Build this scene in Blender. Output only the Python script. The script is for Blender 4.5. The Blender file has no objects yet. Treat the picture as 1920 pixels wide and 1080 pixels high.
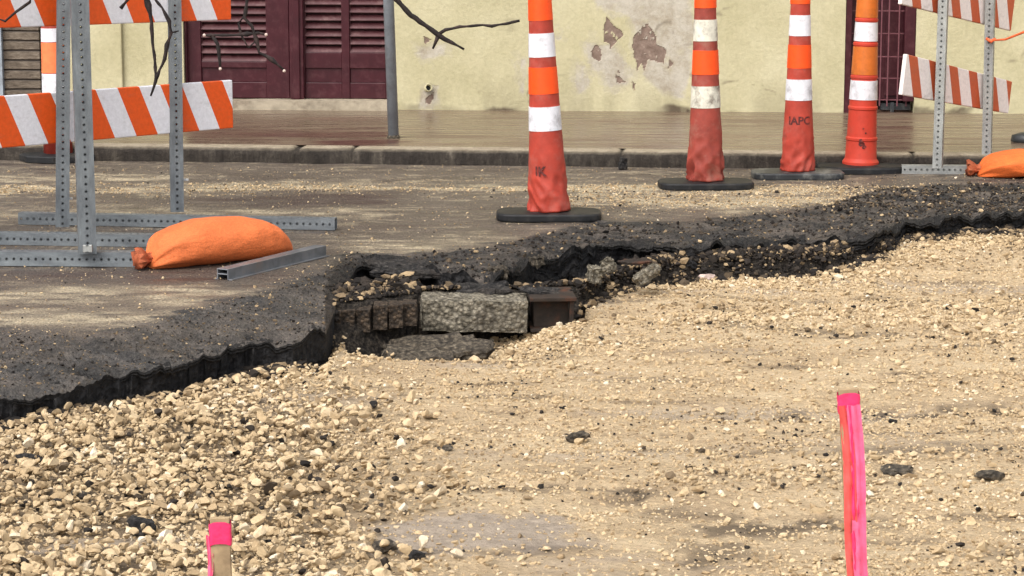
import bpy, bmesh, math, random
import numpy as np
from mathutils import noise as mn
from mathutils import Vector, Matrix
R = math.radians
random.seed(4)
rng = np.random.default_rng(11)
scene = bpy.context.scene
col = scene.collection

# ------------------------------------------------------------------ camera, world, sun, exposure
CH, PITCH, F = 1.27, 9.67, 4344.0            # camera height above the road, pitch down, focal length in photo pixels
cam_d = bpy.data.cameras.new('camera'); cam = bpy.data.objects.new('camera', cam_d); col.objects.link(cam)
cam.location = (0, 0, CH); cam.rotation_euler = (R(90 - PITCH), 0, 0)
cam_d.sensor_width = 36; cam_d.lens = 36 * F / 1920; cam_d.clip_start = .05; cam_d.clip_end = 600
scene.camera = cam
SUN_EL, SUN_AZ = 52, 215                      # azimuth the light comes from, clockwise from +Y
w = bpy.data.worlds.new('World'); scene.world = w; w.use_nodes = True
wn = w.node_tree; bg = wn.nodes['Background']; bg.inputs['Strength'].default_value = .15
sky = wn.nodes.new('ShaderNodeTexSky'); sky.sky_type = 'NISHITA'; sky.sun_disc = False
sky.sun_elevation = R(SUN_EL); sky.sun_rotation = R(SUN_AZ); sky.dust_density = 4; sky.air_density = 1
hs = wn.nodes.new('ShaderNodeHueSaturation'); hs.inputs['Saturation'].default_value = .3
wn.links.new(sky.outputs[0], hs.inputs['Color']); wn.links.new(hs.outputs[0], bg.inputs['Color'])
sd = bpy.data.lights.new('sun', 'SUN'); sd.energy = .95; sd.angle = R(60); sd.color = (1, .95, .87)
so = bpy.data.objects.new('sun', sd); col.objects.link(so); so.rotation_euler = (R(90 - SUN_EL), 0, R(180 - SUN_AZ))
so.location = (0, 0, 12)
scene.view_settings.view_transform = 'Standard'; scene.view_settings.look = 'None'
scene.view_settings.exposure = .90; scene.view_settings.gamma = 1
scene.render.engine = 'CYCLES'; scene.cycles.max_bounces = 6; scene.cycles.transparent_max_bounces = 16

# ------------------------------------------------------------------ survey helpers: sight lines of the photo to places on the site
ct, st_ = math.cos(R(PITCH)), math.sin(R(PITCH))
def ray(u, v):
    x = (u - 960) / F; y = -(v - 540) / F
    return Vector((x, ct + y * st_, -st_ + y * ct))
def G(u, v, z=0.0):
    d = ray(u, v); t = (z - CH) / d.z
    return Vector((d.x * t, d.y * t, z))
def P(u, v, Y):
    d = ray(u, v); t = Y / d.y
    return Vector((d.x * t, Y, CH + d.z * t))

# ------------------------------------------------------------------ numpy noise
def hash2(ix, iy, s):
    h = (ix.astype(np.int64) * 374761393 + iy.astype(np.int64) * 668265263 + s * 2147483647) & 0xffffffff
    h = ((h ^ (h >> 13)) * 1274126177) & 0xffffffff
    return ((h ^ (h >> 16)) & 0xffff) / 65535.0
def vnoise(x, y, s=0):
    x = np.asarray(x, float); y = np.asarray(y, float)
    ix = np.floor(x); iy = np.floor(y); fx = x - ix; fy = y - iy
    fx = fx * fx * (3 - 2 * fx); fy = fy * fy * (3 - 2 * fy)
    a = hash2(ix, iy, s); b = hash2(ix + 1, iy, s); c = hash2(ix, iy + 1, s); d = hash2(ix + 1, iy + 1, s)
    return (a + (b - a) * fx) * (1 - fy) + (c + (d - c) * fx) * fy - .5
def fbm(x, y, s=0, o=4):
    r = 0; a = 1.0
    for k in range(o):
        r = r + a * vnoise(x * 2 ** k + 17.3 * k, y * 2 ** k + 5.1 * k, s + k); a *= .5
    return r
def sstep(a, b, x):
    t = np.clip((x - a) / (b - a), 0, 1); return t * t * (3 - 2 * t)
def inpoly(x, y, poly):
    c = np.zeros(x.shape, bool); n = len(poly)
    for i in range(n):
        x1, y1 = poly[i]; x2, y2 = poly[(i + 1) % n]
        if y1 == y2: continue
        k = ((y1 > y) != (y2 > y)) & (x < (x2 - x1) * (y - y1) / (y2 - y1) + x1)
        c ^= k
    return c

# ------------------------------------------------------------------ object helpers
def tag(o, label=None, cat=None, group=None, kind=None):
    if label: o['label'] = label
    if cat: o['category'] = cat
    if group: o['group'] = group
    if kind: o['kind'] = kind
    return o
def empty(name, loc, rz=0, ry=0):
    o = bpy.data.objects.new(name, None); col.objects.link(o); o.empty_display_size = .1
    o.location = loc; o.rotation_euler = (0, ry, rz); return o
def np_mesh(name, V, Fc, mat, parent=None, attrs=None, smooth=False, fattrs=None):
    V = np.asarray(V, np.float32); Fc = np.asarray(Fc, np.int32); k = Fc.shape[1]
    me = bpy.data.meshes.new(name)
    me.vertices.add(len(V)); me.vertices.foreach_set('co', V.ravel())
    me.loops.add(Fc.size); me.loops.foreach_set('vertex_index', Fc.ravel())
    me.polygons.add(len(Fc)); me.polygons.foreach_set('loop_start', np.arange(0, Fc.size, k, dtype=np.int32))
    try: me.polygons.foreach_set('loop_total', np.full(len(Fc), k, dtype=np.int32))
    except Exception: pass
    me.polygons.foreach_set('use_smooth', np.full(len(Fc), smooth, dtype=bool))
    me.update(calc_edges=True)
    for n_, a in (attrs or {}).items():
        at = me.attributes.new(n_, 'FLOAT', 'POINT'); at.data.foreach_set('value', np.asarray(a, np.float32).ravel())
    me.materials.append(mat)
    o = bpy.data.objects.new(name, me); col.objects.link(o)
    if parent: o.parent = parent
    return o
def bm_obj(name, bm, mat, parent=None, smooth=False, bevel=0, segs=2):
    bmesh.ops.recalc_face_normals(bm, faces=bm.faces)
    me = bpy.data.meshes.new(name); bm.to_mesh(me); bm.free(); me.materials.append(mat)
    if smooth:
        for p in me.polygons: p.use_smooth = True
    o = bpy.data.objects.new(name, me); col.objects.link(o)
    if parent: o.parent = parent
    if bevel:
        m = o.modifiers.new('bevel', 'BEVEL'); m.width = bevel; m.segments = segs; m.limit_method = 'ANGLE'
    return o
def box(bm, x0, x1, y0, y1, z0, z1, M=None):
    vs = [bm.verts.new((x, y, z)) for z in (z0, z1) for y in (y0, y1) for x in (x0, x1)]
    for f in ((0, 1, 3, 2), (4, 5, 7, 6), (0, 1, 5, 4), (2, 3, 7, 6), (0, 2, 6, 4), (1, 3, 7, 5)):
        bm.faces.new([vs[i] for i in f])
    if M is not None:
        for v_ in vs: v_.co = M @ v_.co
    return vs
def lathe(bm, prof, n=40, sx=1, sy=1, cap=True, wob=None):
    rings = []
    for (r, z) in prof:
        ring = []
        for i in range(n):
            a = 2 * math.pi * i / n; rr = r + (wob(a, z) if wob else 0)
            ring.append(bm.verts.new((rr * math.cos(a) * sx, rr * math.sin(a) * sy, z)))
        rings.append(ring)
    for a, b in zip(rings, rings[1:]):
        for i in range(n): bm.faces.new((a[i], a[(i + 1) % n], b[(i + 1) % n], b[i]))
    if cap:
        bm.faces.new(rings[0]); bm.faces.new(rings[-1])
def tube_path(bm, pts, rad, n=8, jit=0.0):
    pts = [Vector(p) for p in pts]
    # resample
    rs = []
    for i in range(len(pts) - 1):
        k = max(1, int((pts[i + 1] - pts[i]).length / .018))
        for j in range(k):
            t = j / k; rs.append((pts[i].lerp(pts[i + 1], t), rad[i] + (rad[i + 1] - rad[i]) * t))
    rs.append((pts[-1], rad[-1]))
    rings = []
    for i, (p, r) in enumerate(rs):
        a = rs[max(0, i - 1)][0]; b = rs[min(len(rs) - 1, i + 1)][0]
        d = (b - a).normalized(); s = d.orthogonal().normalized(); t = d.cross(s)
        q = p + Vector((random.uniform(-1, 1), random.uniform(-1, 1), random.uniform(-1, 1))) * jit * .6
        r2 = r * (1.12 + random.uniform(-1, 1) * .35 if jit else 1)
        if jit and random.random() < .14: r2 *= 1.45
        s0 = Vector((0, 0, 1)) if abs(d.z) < .9 else Vector((1, 0, 0))
        s = (s0 - d * d.dot(s0)).normalized(); t = d.cross(s)
        rings.append([bm.verts.new(q + (s * math.cos(2 * math.pi * k / n) + t * math.sin(2 * math.pi * k / n)) * r2) for k in range(n)])
    for a, b in zip(rings, rings[1:]):
        for k in range(n): bm.faces.new((a[k], a[(k + 1) % n], b[(k + 1) % n], b[k]))
    bm.faces.new(rings[0]); bm.faces.new(rings[-1])

# ------------------------------------------------------------------ material helpers
def srgb(r, g, b, k=1.0):
    f = lambda c: ((c / 255) / 12.92 if c / 255 <= .04045 else ((c / 255 + .055) / 1.055) ** 2.4) * k
    return (f(r), f(g), f(b), 1)
class NT:
    def __init__(s, name):
        s.m = bpy.data.materials.new(name); s.m.use_nodes = True; s.t = s.m.node_tree
        s.p = s.t.nodes['Principled BSDF']; s.out = s.t.nodes['Material Output']
        s.tc = s.t.nodes.new('ShaderNodeTexCoord')
    def L(s, a, b): s.t.links.new(a, b)
    def setin(s, sock, v):
        if isinstance(v, bpy.types.NodeSocket): s.L(v, sock)
        else: sock.default_value = v
    def coord(s, scale=(1, 1, 1), loc=(0, 0, 0), kind='Object'):
        mp = s.t.nodes.new('ShaderNodeMapping'); s.L(s.tc.outputs[kind], mp.inputs[0])
        mp.inputs['Scale'].default_value = scale; mp.inputs['Location'].default_value = loc; return mp.outputs[0]
    def noise(s, sc, det=5, rough=.6, co=None, dist=0):
        n = s.t.nodes.new('ShaderNodeTexNoise'); n.inputs['Scale'].default_value = sc
        n.inputs['Detail'].default_value = det; n.inputs['Roughness'].default_value = rough; n.inputs['Distortion'].default_value = dist
        s.L(co if co is not None else s.tc.outputs['Object'], n.inputs['Vector']); return n.outputs[0]
    def voro(s, sc, co=None, out='Distance', feature='F1'):
        n = s.t.nodes.new('ShaderNodeTexVoronoi'); n.feature = feature; n.inputs['Scale'].default_value = sc
        s.L(co if co is not None else s.tc.outputs['Object'], n.inputs['Vector']); return n.outputs[out]
    def ramp(s, x, stops, interp='LINEAR'):
        n = s.t.nodes.new('ShaderNodeValToRGB'); n.color_ramp.interpolation = interp; e = n.color_ramp.elements
        while len(e) < len(stops): e.new(.5)
        for i, (p, c) in enumerate(stops):
            e[i].position = p; e[i].color = c if isinstance(c, tuple) else (c, c, c, 1)
        s.L(x, n.inputs[0]); return n.outputs[0]
    def mix(s, f, a, b, mode='MIX'):
        n = s.t.nodes.new('ShaderNodeMix'); n.data_type = 'RGBA'; n.blend_type = mode
        s.setin(n.inputs[0], f); s.setin(n.inputs[6], a); s.setin(n.inputs[7], b); return n.outputs[2]
    def math(s, op, a, b=0.0, c=None, clamp=False):
        n = s.t.nodes.new('ShaderNodeMath'); n.operation = op; n.use_clamp = clamp
        s.setin(n.inputs[0], a); s.setin(n.inputs[1], b)
        if c is not None: s.setin(n.inputs[2], c)
        return n.outputs[0]
    def attr(s, name):
        n = s.t.nodes.new('ShaderNodeAttribute'); n.attribute_name = name; return n.outputs['Fac']
    def sep(s, co=None):
        n = s.t.nodes.new('ShaderNodeSeparateXYZ'); s.L(co if co is not None else s.tc.outputs['Object'], n.inputs[0]); return n.outputs
    def bump(s, h, strength=.5, dist=.01):
        n = s.t.nodes.new('ShaderNodeBump'); n.inputs['Strength'].default_value = strength; n.inputs['Distance'].default_value = dist
        s.L(h, n.inputs['Height']); s.L(n.outputs[0], s.p.inputs['Normal'])
    def fin(s, base, rough=.8, metal=0, spec=.4):
        s.setin(s.p.inputs['Base Color'], base); s.setin(s.p.inputs['Roughness'], rough); s.setin(s.p.inputs['Metallic'], metal)
        s.p.inputs['Specular IOR Level'].default_value = spec; return s.m
def gray(v): return (v, v, v, 1)

def m_simple(name, c, rough=.6, metal=0, var=.25, sc=25, bumpd=.001, dirt=None, dirt_amt=.3, dirt_sc=9):
    n = NT(name); a = n.noise(sc, 6, .65)
    f = n.ramp(a, [(.3, gray(1 - var)), (.7, gray(1 + var * .3))])
    b = n.mix(1.0, c, f, 'MULTIPLY')
    if dirt:
        d = n.ramp(n.noise(dirt_sc, 7, .7), [(.5, gray(0)), (.68, gray(1))])
        b = n.mix(n.math('MULTIPLY', d, dirt_amt), b, dirt)
    n.bump(a, .5, bumpd); return n.fin(b, rough, metal)

def m_stripes(name, orange, white, period, slant, phase, fade=0.0, duty=.5):
    n = NT(name); x, y, z = n.sep()
    t = n.math('ADD', n.math('MULTIPLY', z, slant), x)
    t = n.math('ADD', n.math('DIVIDE', t, period), phase)
    t = n.math('FRACT', t)
    m = n.math('LESS_THAN', t, duty)
    b = n.mix(m, white, orange)
    # sheeting grid texture and dirt
    g = n.noise(60, 5, .7); b = n.mix(1.0, b, n.ramp(g, [(.3, gray(.82)), (.7, gray(1.05))]), 'MULTIPLY')
    d = n.ramp(n.noise(14, 8, .75, n.coord((.6, 1, 1.5))), [(.55, gray(0)), (.75, gray(1))])
    b = n.mix(n.math('MULTIPLY', d, .35 + fade), b, srgb(120, 105, 90))
    v = n.voro(160, feature='DISTANCE_TO_EDGE'); n.bump(v, .3, .0006)
    return n.fin(b, .38)

def m_perf(name, base=(.24, .265, .28, 1), hole=.0037, pitch=.0254):
    n = NT(name); x, y, z = n.sep()
    ax = n.math('ABSOLUTE', x); ay = n.math('ABSOLUTE', y); a = n.math('MINIMUM', ax, ay)
    zz = n.math('SUBTRACT', n.math('FRACT', n.math('DIVIDE', z, pitch)), .5); zz = n.math('MULTIPLY', zz, pitch)
    d = n.math('SQRT', n.math('ADD', n.math('MULTIPLY', a, a), n.math('MULTIPLY', zz, zz)))
    hm = n.math('LESS_THAN', d, hole)
    co = n.coord((1, 1, .3)); nz = n.noise(30, 7, .7, co)
    b = n.ramp(nz, [(.3, (base[0] * .55, base[1] * .55, base[2] * .57, 1)), (.62, base), (.8, (base[0] * 1.5, base[1] * 1.5, base[2] * 1.5, 1))])
    ring = n.ramp(d, [(hole, gray(.6)), (hole + .004, gray(1))]); b = n.mix(1.0, b, ring, 'MULTIPLY')
    rust = n.ramp(n.noise(20, 7, .75), [(.62, gray(0)), (.75, gray(1))]); b = n.mix(n.math('MULTIPLY', rust, .5), b, srgb(110, 85, 65))
    n.fin(b, .5, .55); n.bump(nz, .3, .0006)
    tr = n.t.nodes.new('ShaderNodeBsdfTransparent'); ms = n.t.nodes.new('ShaderNodeMixShader')
    n.L(hm, ms.inputs[0]); n.L(n.p.outputs[0], ms.inputs[1]); n.L(tr.outputs[0], ms.inputs[2]); n.L(ms.outputs[0], n.out.inputs[0])
    return n.m

M = {}
M['galv'] = m_perf('galvanised_perforated')
M['galv2'] = m_perf('galvanised_perforated_pale', (.42, .43, .41, 1))
M['steel'] = m_simple('weathered_steel', (.26, .275, .30, 1), .4, .6, .45, 18, .0008, srgb(120, 100, 85), .5)
M['pole'] = m_simple('grey_pipe', srgb(150, 158, 166), .5, .1, .3, 12, .0006, srgb(90, 80, 70), .4)
M['rubber'] = m_simple('black_rubber', (.007, .0075, .009, 1), .6, 0, .5, 30, .003, srgb(120, 112, 100), .14, 14)
M['rubber_grey'] = m_simple('dusty_rubber', (.030, .033, .036, 1), .5, 0, .6, 14, .003, srgb(150, 148, 140), .45, 12)
M['white_band'] = m_simple('white_reflective', (.78, .78, .82, 1), .4, 0, .12, 40, .0004, srgb(90, 80, 75), .45, 16)
M['white_worn'] = m_simple('worn_white_reflective', (.72, .69, .58, 1), .55, 0, .3, 25, .0008, srgb(90, 75, 65), .85, 14)
M['orange_band'] = m_simple('orange_reflective', (.95, .085, .006, 1), .45, 0, .12, 30, .0004, srgb(150, 60, 40), .35, 18)
M['peach_band'] = m_simple('faded_peach_reflective', (.92, .22, .075, 1), .5, 0, .15, 30, .0004, srgb(150, 80, 55), .35, 18)
M['amber_band'] = m_simple('amber_reflective', (.62, .155, .02, 1), .45, 0, .15, 30, .0004, srgb(120, 70, 40), .4, 18)
M['cone_plastic'] = m_simple('salmon_plastic', (.44, .050, .028, 1), .6, 0, .35, 14, .0015, srgb(165, 100, 88), .55, 10)
M['cone_dull'] = m_simple('dull_salmon_plastic', (.32, .052, .034, 1), .65, 0, .4, 12, .0015, srgb(150, 105, 90), .75, 9)
M['cone_bright'] = m_simple('bright_red_orange_plastic', (.60, .050, .024, 1), .55, 0, .3, 12, .0015, srgb(120, 62, 50), .5, 12)
M['ink'] = m_simple('black_stencil_ink', (.10, .018, .016, 1), .7, 0, .5, 60, .0005, (.36, .05, .03, 1), .9, 70)
M['maroon'] = m_simple('maroon_paint', (.050, .0062, .0115, 1), .38, 0, .3, 10, .0008, srgb(120, 90, 90), .15, 20)
M['maroon_slat'] = m_simple('faded_maroon_slats', (.082, .024, .028, 1), .4, 0, .3, 10, .0008, srgb(130, 105, 100), .35, 20)
M['gate_bar'] = m_simple('faded_maroon_wire', (.17, .06, .07, 1), .5, .1, .3)
M['dark'] = m_simple('dark_interior', (.012, .012, .014, 1), .7)
M['pink'] = m_simple('pink_flagging', (.92, .04, .16, 1), .45, 0, .35, 60, .004)
M['pink_pale'] = m_simple('pale_pink_flagging', (.92, .14, .28, 1), .45, 0, .3, 40, .003)
M['coral'] = m_simple('coral_flagging', (.78, .10, .09, 1), .5, 0, .35, 40, .003)
M['lath'] = m_simple('pale_lath_wood', (.42, .30, .17, 1), .8, 0, .4, 30, .0008, srgb(110, 85, 65), .5)
M['bark'] = m_simple('dark_bark', (.018, .012, .011, 1), .85, 0, .5, 60, .003, srgb(110, 85, 80), .25, 30)
M['twigcut'] = m_simple('pale_cut_wood', (.62, .48, .42, 1), .8)
M['iron'] = m_simple('rusty_iron', (.030, .020, .014, 1), .8, .1, .6, 25, .004, srgb(92, 50, 26), .8, 10)
M['chunk'] = m_simple('broken_asphalt', (.035, .031, .030, 1), .8, 0, .5, 60, .004, srgb(120, 105, 90), .4, 30)
M['concrete_old'] = m_simple('old_concrete', (.27, .25, .19, 1), .85, 0, .6, 45, .008, srgb(70, 62, 52), .6, 14)
M['concrete_dirty'] = m_simple('dirty_concrete', (.13, .105, .075, 1), .85, 0, .6, 40, .008, srgb(50, 40, 34), .6, 18)
M['brick_old'] = m_simple('old_paving_brick', (.080, .050, .033, 1), .8, 0, .5, 30, .004, srgb(40, 32, 28), .6, 14)
M['stonetrim'] = m_simple('stone_threshold', (.40, .34, .25, 1), .7, 0, .4, 15, .002, srgb(80, 62, 48), .7, 6)
M['tape'] = m_simple('orange_cord', (.85, .16, .05, 1), .5)
M['window'] = m_simple('grey_blue_glass', (.10, .13, .15, 1), .15)
M['white_paint'] = m_simple('white_paint', (.6, .6, .6, 1), .5)

def m_conc(name, lo, mid, hi):
    n = NT(name); v = n.voro(70); f = n.noise(40, 8, .8); g = n.noise(7, 6, .7)
    b = n.ramp(f, [(.34, lo), (.5, mid), (.66, hi)]); b = n.mix(1.0, b, n.ramp(v, [(0, gray(1.25)), (.4, gray(.95)), (.7, gray(.45))]), 'MULTIPLY')
    b = n.mix(n.ramp(g, [(.5, gray(0)), (.7, gray(.6))]), b, (.05, .038, .028, 1)); n.bump(n.math('SUBTRACT', f, v), 1, .012); return n.fin(b, .85)
M['concrete_old'] = m_conc('old_concrete', (.07, .058, .040, 1), (.24, .21, .155, 1), (.46, .41, .32, 1))
M['concrete_dirty'] = m_conc('dirty_concrete', (.018, .014, .010, 1), (.11, .088, .062, 1), (.30, .25, .18, 1))
M['chunk'] = m_conc('broken_asphalt', (.006, .006, .006, 1), (.026, .023, .022, 1), (.11, .098, .085, 1))
M['brick_old'] = m_conc('old_paving_brick', (.012, .008, .005, 1), (.055, .036, .022, 1), (.17, .115, .07, 1))
def m_sandbag(name, c, weave=900):
    n = NT(name); a = n.noise(5, 6, .6); b = n.mix(1.0, c, n.ramp(a, [(.3, gray(.75)), (.7, gray(1.08))]), 'MULTIPLY')
    co = n.coord((1, 1, 1)); f = n.noise(220, 3, .6, co)
    d = n.ramp(n.noise(11, 8, .75), [(.56, gray(0)), (.74, gray(1))]); b = n.mix(n.math('MULTIPLY', d, .35), b, srgb(150, 85, 50))
    d2 = n.ramp(n.noise(70, 5, .8), [(.60, gray(0)), (.70, gray(.5))]); b = n.mix(d2, b, srgb(165, 95, 60))
    b = n.mix(1.0, b, n.ramp(f, [(.3, gray(.72)), (.7, gray(1.1))]), 'MULTIPLY')
    n.bump(n.math('ADD', n.math('MULTIPLY', f, .16), n.noise(13, 5, .65, n.coord((.6, 1, 1.6)))), .8, .012); return n.fin(b, .75)
M['bag'] = m_sandbag('orange_sandbag', (.84, .20, .055, 1))
M['bag2'] = m_sandbag('orange_sandbag_wrinkled', (.86, .17, .03, 1))
M['bagneck'] = m_sandbag('orange_sandbag_neck', (.50, .12, .045, 1))

def m_gravel():
    n = NT('limestone_stones'); t = n.attr('tint')
    b = n.ramp(t, [(0, (.012, .010, .009, 1)), (.12, (.035, .027, .021, 1)), (.17, (.19, .135, .08, 1)), (.30, (.37, .265, .150, 1)), (.5, (.53, .395, .232, 1)), (.75, (.61, .47, .295, 1)), (1, (.76, .66, .50, 1))])
    g = n.noise(90, 5, .7); b = n.mix(1.0, b, n.ramp(g, [(.3, gray(.72)), (.65, gray(1.04))]), 'MULTIPLY')
    n.bump(g, .6, .003); return n.fin(b, .85, 0, .25)
M['gravel'] = m_gravel()
def m_bed():
    n = NT('compacted_limestone'); mud = n.attr('mud'); dk = n.attr('dark')
    co = n.coord((1, 2.2, 1)); a = n.noise(3.0, 9, .72, co); f = n.noise(75, 8, .75, n.coord((1, 1.5, 1)))
    b = n.ramp(a, [(.3, (.36, .26, .158, 1)), (.48, (.54, .402, .245, 1)), (.65, (.62, .478, .302, 1))])
    b = n.mix(1.0, b, n.ramp(f, [(.30, gray(.22)), (.40, gray(.80)), (.6, gray(1.05)), (.8, gray(1.3))]), 'MULTIPLY')
    b = n.mix(mud, b, n.mix(1.0, (.43, .35, .27, 1), n.ramp(n.noise(24, 8, .75), [(.3, gray(.6)), (.7, gray(1.1))]), 'MULTIPLY'))
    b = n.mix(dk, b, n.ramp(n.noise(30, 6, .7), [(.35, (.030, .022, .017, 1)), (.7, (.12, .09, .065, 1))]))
    n.bump(n.math('ADD', f, n.math('MULTIPLY', n.voro(45), .6)), .9, .012); return n.fin(b, .85, 0, .25)
M['bed'] = m_bed()
def m_road():
    n = NT('muddy_asphalt'); dust = n.attr('dust'); sh = n.attr('shoulder'); red = n.attr('damp')
    st = n.noise(2.2, 9, .72, n.coord((1, 5, 5))); f = n.noise(85, 8, .75); vv = n.voro(120)
    tan = n.ramp(st, [(.30, (.062, .046, .037, 1)), (.45, (.118, .092, .070, 1)), (.58, (.165, .131, .098, 1)), (.72, (.27, .22, .16, 1))])
    pale = n.ramp(f, [(.3, (.33, .265, .175, 1)), (.6, (.60, .50, .34, 1))])
    b = n.mix(dust, tan, pale)
    b = n.mix(red, b, (.075, .047, .038, 1))
    b = n.mix(1.0, b, n.ramp(f, [(.32, gray(.30)), (.47, gray(.9)), (.66, gray(1.35))]), 'MULTIPLY')
    dkc = n.ramp(n.noise(110, 6, .8), [(.36, (.006, .006, .006, 1)), (.52, (.028, .026, .025, 1)), (.64, (.075, .067, .060, 1)), (.75, (.30, .26, .20, 1))])
    lf = n.attr('left'); dkc = n.mix(n.math('MULTIPLY', lf, .55), dkc, n.ramp(f, [(.32, (.018, .017, .017, 1)), (.47, (.075, .068, .063, 1)), (.60, (.15, .135, .118, 1)), (.72, (.33, .285, .23, 1))]))
    dk2 = n.mix(n.ramp(n.noise(3.2, 7, .7, n.coord((1, 2, 2))), [(.42, gray(0)), (.72, gray(.85))]), dkc, n.mix(1.0, (.21, .17, .135, 1), n.ramp(f, [(.32, gray(.3)), (.5, gray(1))]), 'MULTIPLY'))
    dk2 = n.mix(1.0, dk2, n.ramp(n.noise(6, 10, .8, n.coord((1, 1.6, 1.6))), [(.36, gray(.28)), (.5, gray(.85)), (.64, gray(1.45))]), 'MULTIPLY')
    b = n.mix(sh, b, dk2)
    n.bump(n.math('ADD', f, n.math('MULTIPLY', vv, .5)), 1, .014)
    return n.fin(b, n.ramp(st, [(.38, gray(.30)), (.6, gray(.75))]), 0, .45)
M['road'] = m_road()
def m_face():
    n = NT('cut_asphalt_face'); f = n.noise(55, 7, .75, n.coord((1, 1, 1)))
    b = n.ramp(f, [(.35, (.008, .008, .009, 1)), (.55, (.026, .025, .026, 1)), (.68, (.055, .050, .046, 1)), (.80, (.17, .14, .11, 1))])
    n.bump(n.math('ADD', f, n.voro(50)), .9, .015); return n.fin(b, .8, 0, .25)
M['face'] = m_face()
def m_lip():
    n = NT('broken_lip'); f = n.noise(70, 8, .8); g = n.noise(9, 6, .7)
    b = n.ramp(f, [(.36, (.006, .006, .006, 1)), (.52, (.026, .024, .023, 1)), (.64, (.070, .062, .055, 1)), (.74, (.28, .24, .19, 1))])
    b = n.mix(1.0, b, n.ramp(g, [(.3, gray(.5)), (.7, gray(1.15))]), 'MULTIPLY'); n.bump(n.math('ADD', f, n.voro(60)), 1, .014); return n.fin(b, .75, 0, .3)
M['lip'] = m_lip()
def m_base():
    n = NT('rubble_base'); f = n.noise(60, 8, .8); g = n.noise(6, 6, .7)
    b = n.ramp(f, [(.36, (.008, .006, .006, 1)), (.50, (.045, .037, .030, 1)), (.62, (.13, .105, .078, 1)), (.74, (.30, .245, .18, 1))])
    b = n.mix(1.0, b, n.ramp(g, [(.35, gray(.4)), (.65, gray(1.2))]), 'MULTIPLY'); n.bump(n.math('ADD', f, n.voro(55)), 1, .02); return n.fin(b, .85, 0, .2)
M['base'] = m_base()
def m_walk():
    n = NT('damp_sidewalk_concrete'); st = n.noise(2.6, 10, .80, n.coord((.8, 6, 6))); f = n.noise(60, 6, .7)
    b = n.ramp(st, [(.30, (.060, .038, .026, 1)), (.44, (.130, .090, .060, 1)), (.56, (.175, .130, .087, 1)), (.72, (.27, .215, .152, 1))])
    b = n.mix(1.0, b, n.ramp(f, [(.3, gray(.7)), (.7, gray(1.15))]), 'MULTIPLY')
    b = n.mix(n.ramp(n.noise(1.4, 8, .7, n.coord((.7, 4, 4), (3, 1, 0))), [(.52, gray(0)), (.62, gray(.55))]), b, (.13, .068, .050, 1))
    dirt = n.attr('dirt'); b = n.mix(dirt, b, (.085, .040, .030, 1)); n.bump(f, .3, .0008)
    return n.fin(b, n.ramp(st, [(.42, gray(.16)), (.62, gray(.5))]), 0, .5)
M['walk'] = m_walk()
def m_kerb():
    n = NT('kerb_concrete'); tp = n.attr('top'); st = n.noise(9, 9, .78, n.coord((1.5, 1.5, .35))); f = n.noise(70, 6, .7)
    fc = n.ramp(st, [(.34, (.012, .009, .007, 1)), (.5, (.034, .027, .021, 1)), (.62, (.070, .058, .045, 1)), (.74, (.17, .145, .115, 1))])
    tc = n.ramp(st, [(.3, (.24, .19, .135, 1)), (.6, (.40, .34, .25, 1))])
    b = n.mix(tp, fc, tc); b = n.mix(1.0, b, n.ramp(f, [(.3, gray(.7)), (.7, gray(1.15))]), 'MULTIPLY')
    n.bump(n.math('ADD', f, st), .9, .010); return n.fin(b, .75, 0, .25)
M['kerb'] = m_kerb()
def m_wall():
    n = NT('yellow_stucco'); st = n.noise(2.2, 8, .65); f = n.noise(45, 7, .7); g = n.attr('primer'); br = n.attr('bare'); gr = n.attr('grime')
    b = n.ramp(st, [(.3, (.42, .38, .225, 1)), (.5, (.50, .455, .285, 1)), (.7, (.56, .515, .34, 1))])
    pr = n.ramp(n.noise(9, 8, .75), [(.35, (.36, .31, .23, 1)), (.6, (.50, .46, .38, 1))])
    b = n.mix(g, b, pr)
    bc = n.ramp(n.noise(22, 7, .75), [(.3, (.14, .095, .072, 1)), (.55, (.23, .165, .13, 1)), (.75, (.38, .30, .24, 1))])
    b = n.mix(br, b, bc); b = n.mix(gr, b, (.10, .075, .05, 1))
    b = n.mix(1.0, b, n.ramp(f, [(.3, gray(.86)), (.7, gray(1.06))]), 'MULTIPLY')
    ck = n.ramp(n.voro(3.0, n.coord((1, 1, 1.4)), feature='DISTANCE_TO_EDGE'), [(0, gray(.75)), (.006, gray(1))])
    b = n.mix(.25, b, ck, 'MULTIPLY')
    n.bump(n.math('ADD', f, n.math('MULTIPLY', n.noise(12, 5, .6), 1.5)), .55, .006); return n.fin(b, .8, 0, .25)
M['stucco'] = m_wall()
def m_brown():
    n = NT('brown_rough_brick'); x, y, z = n.sep()
    t = n.math('FRACT', n.math('ADD', n.math('DIVIDE', z, .054), n.math('MULTIPLY', n.noise(4, 3, .5), .25)))
    jt = n.ramp(t, [(0, gray(0)), (.14, gray(1)), (.85, gray(1)), (1, gray(0))])
    f = n.noise(28, 7, .75, n.coord((.5, 1, 1.4)))
    b = n.ramp(f, [(.3, (.07, .052, .038, 1)), (.55, (.17, .135, .10, 1)), (.75, (.29, .24, .185, 1))])
    b = n.mix(jt, (.045, .032, .025, 1), b); n.bump(n.math('ADD', n.math('MULTIPLY', jt, 1.0), n.math('MULTIPLY', f, .6)), 1, .02)
    return n.fin(b, .85)
M['brown'] = m_brown()
M['ground'] = m_simple('bare_earth', (.20, .155, .11, 1), .9, 0, .5, 3, .01)

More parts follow.
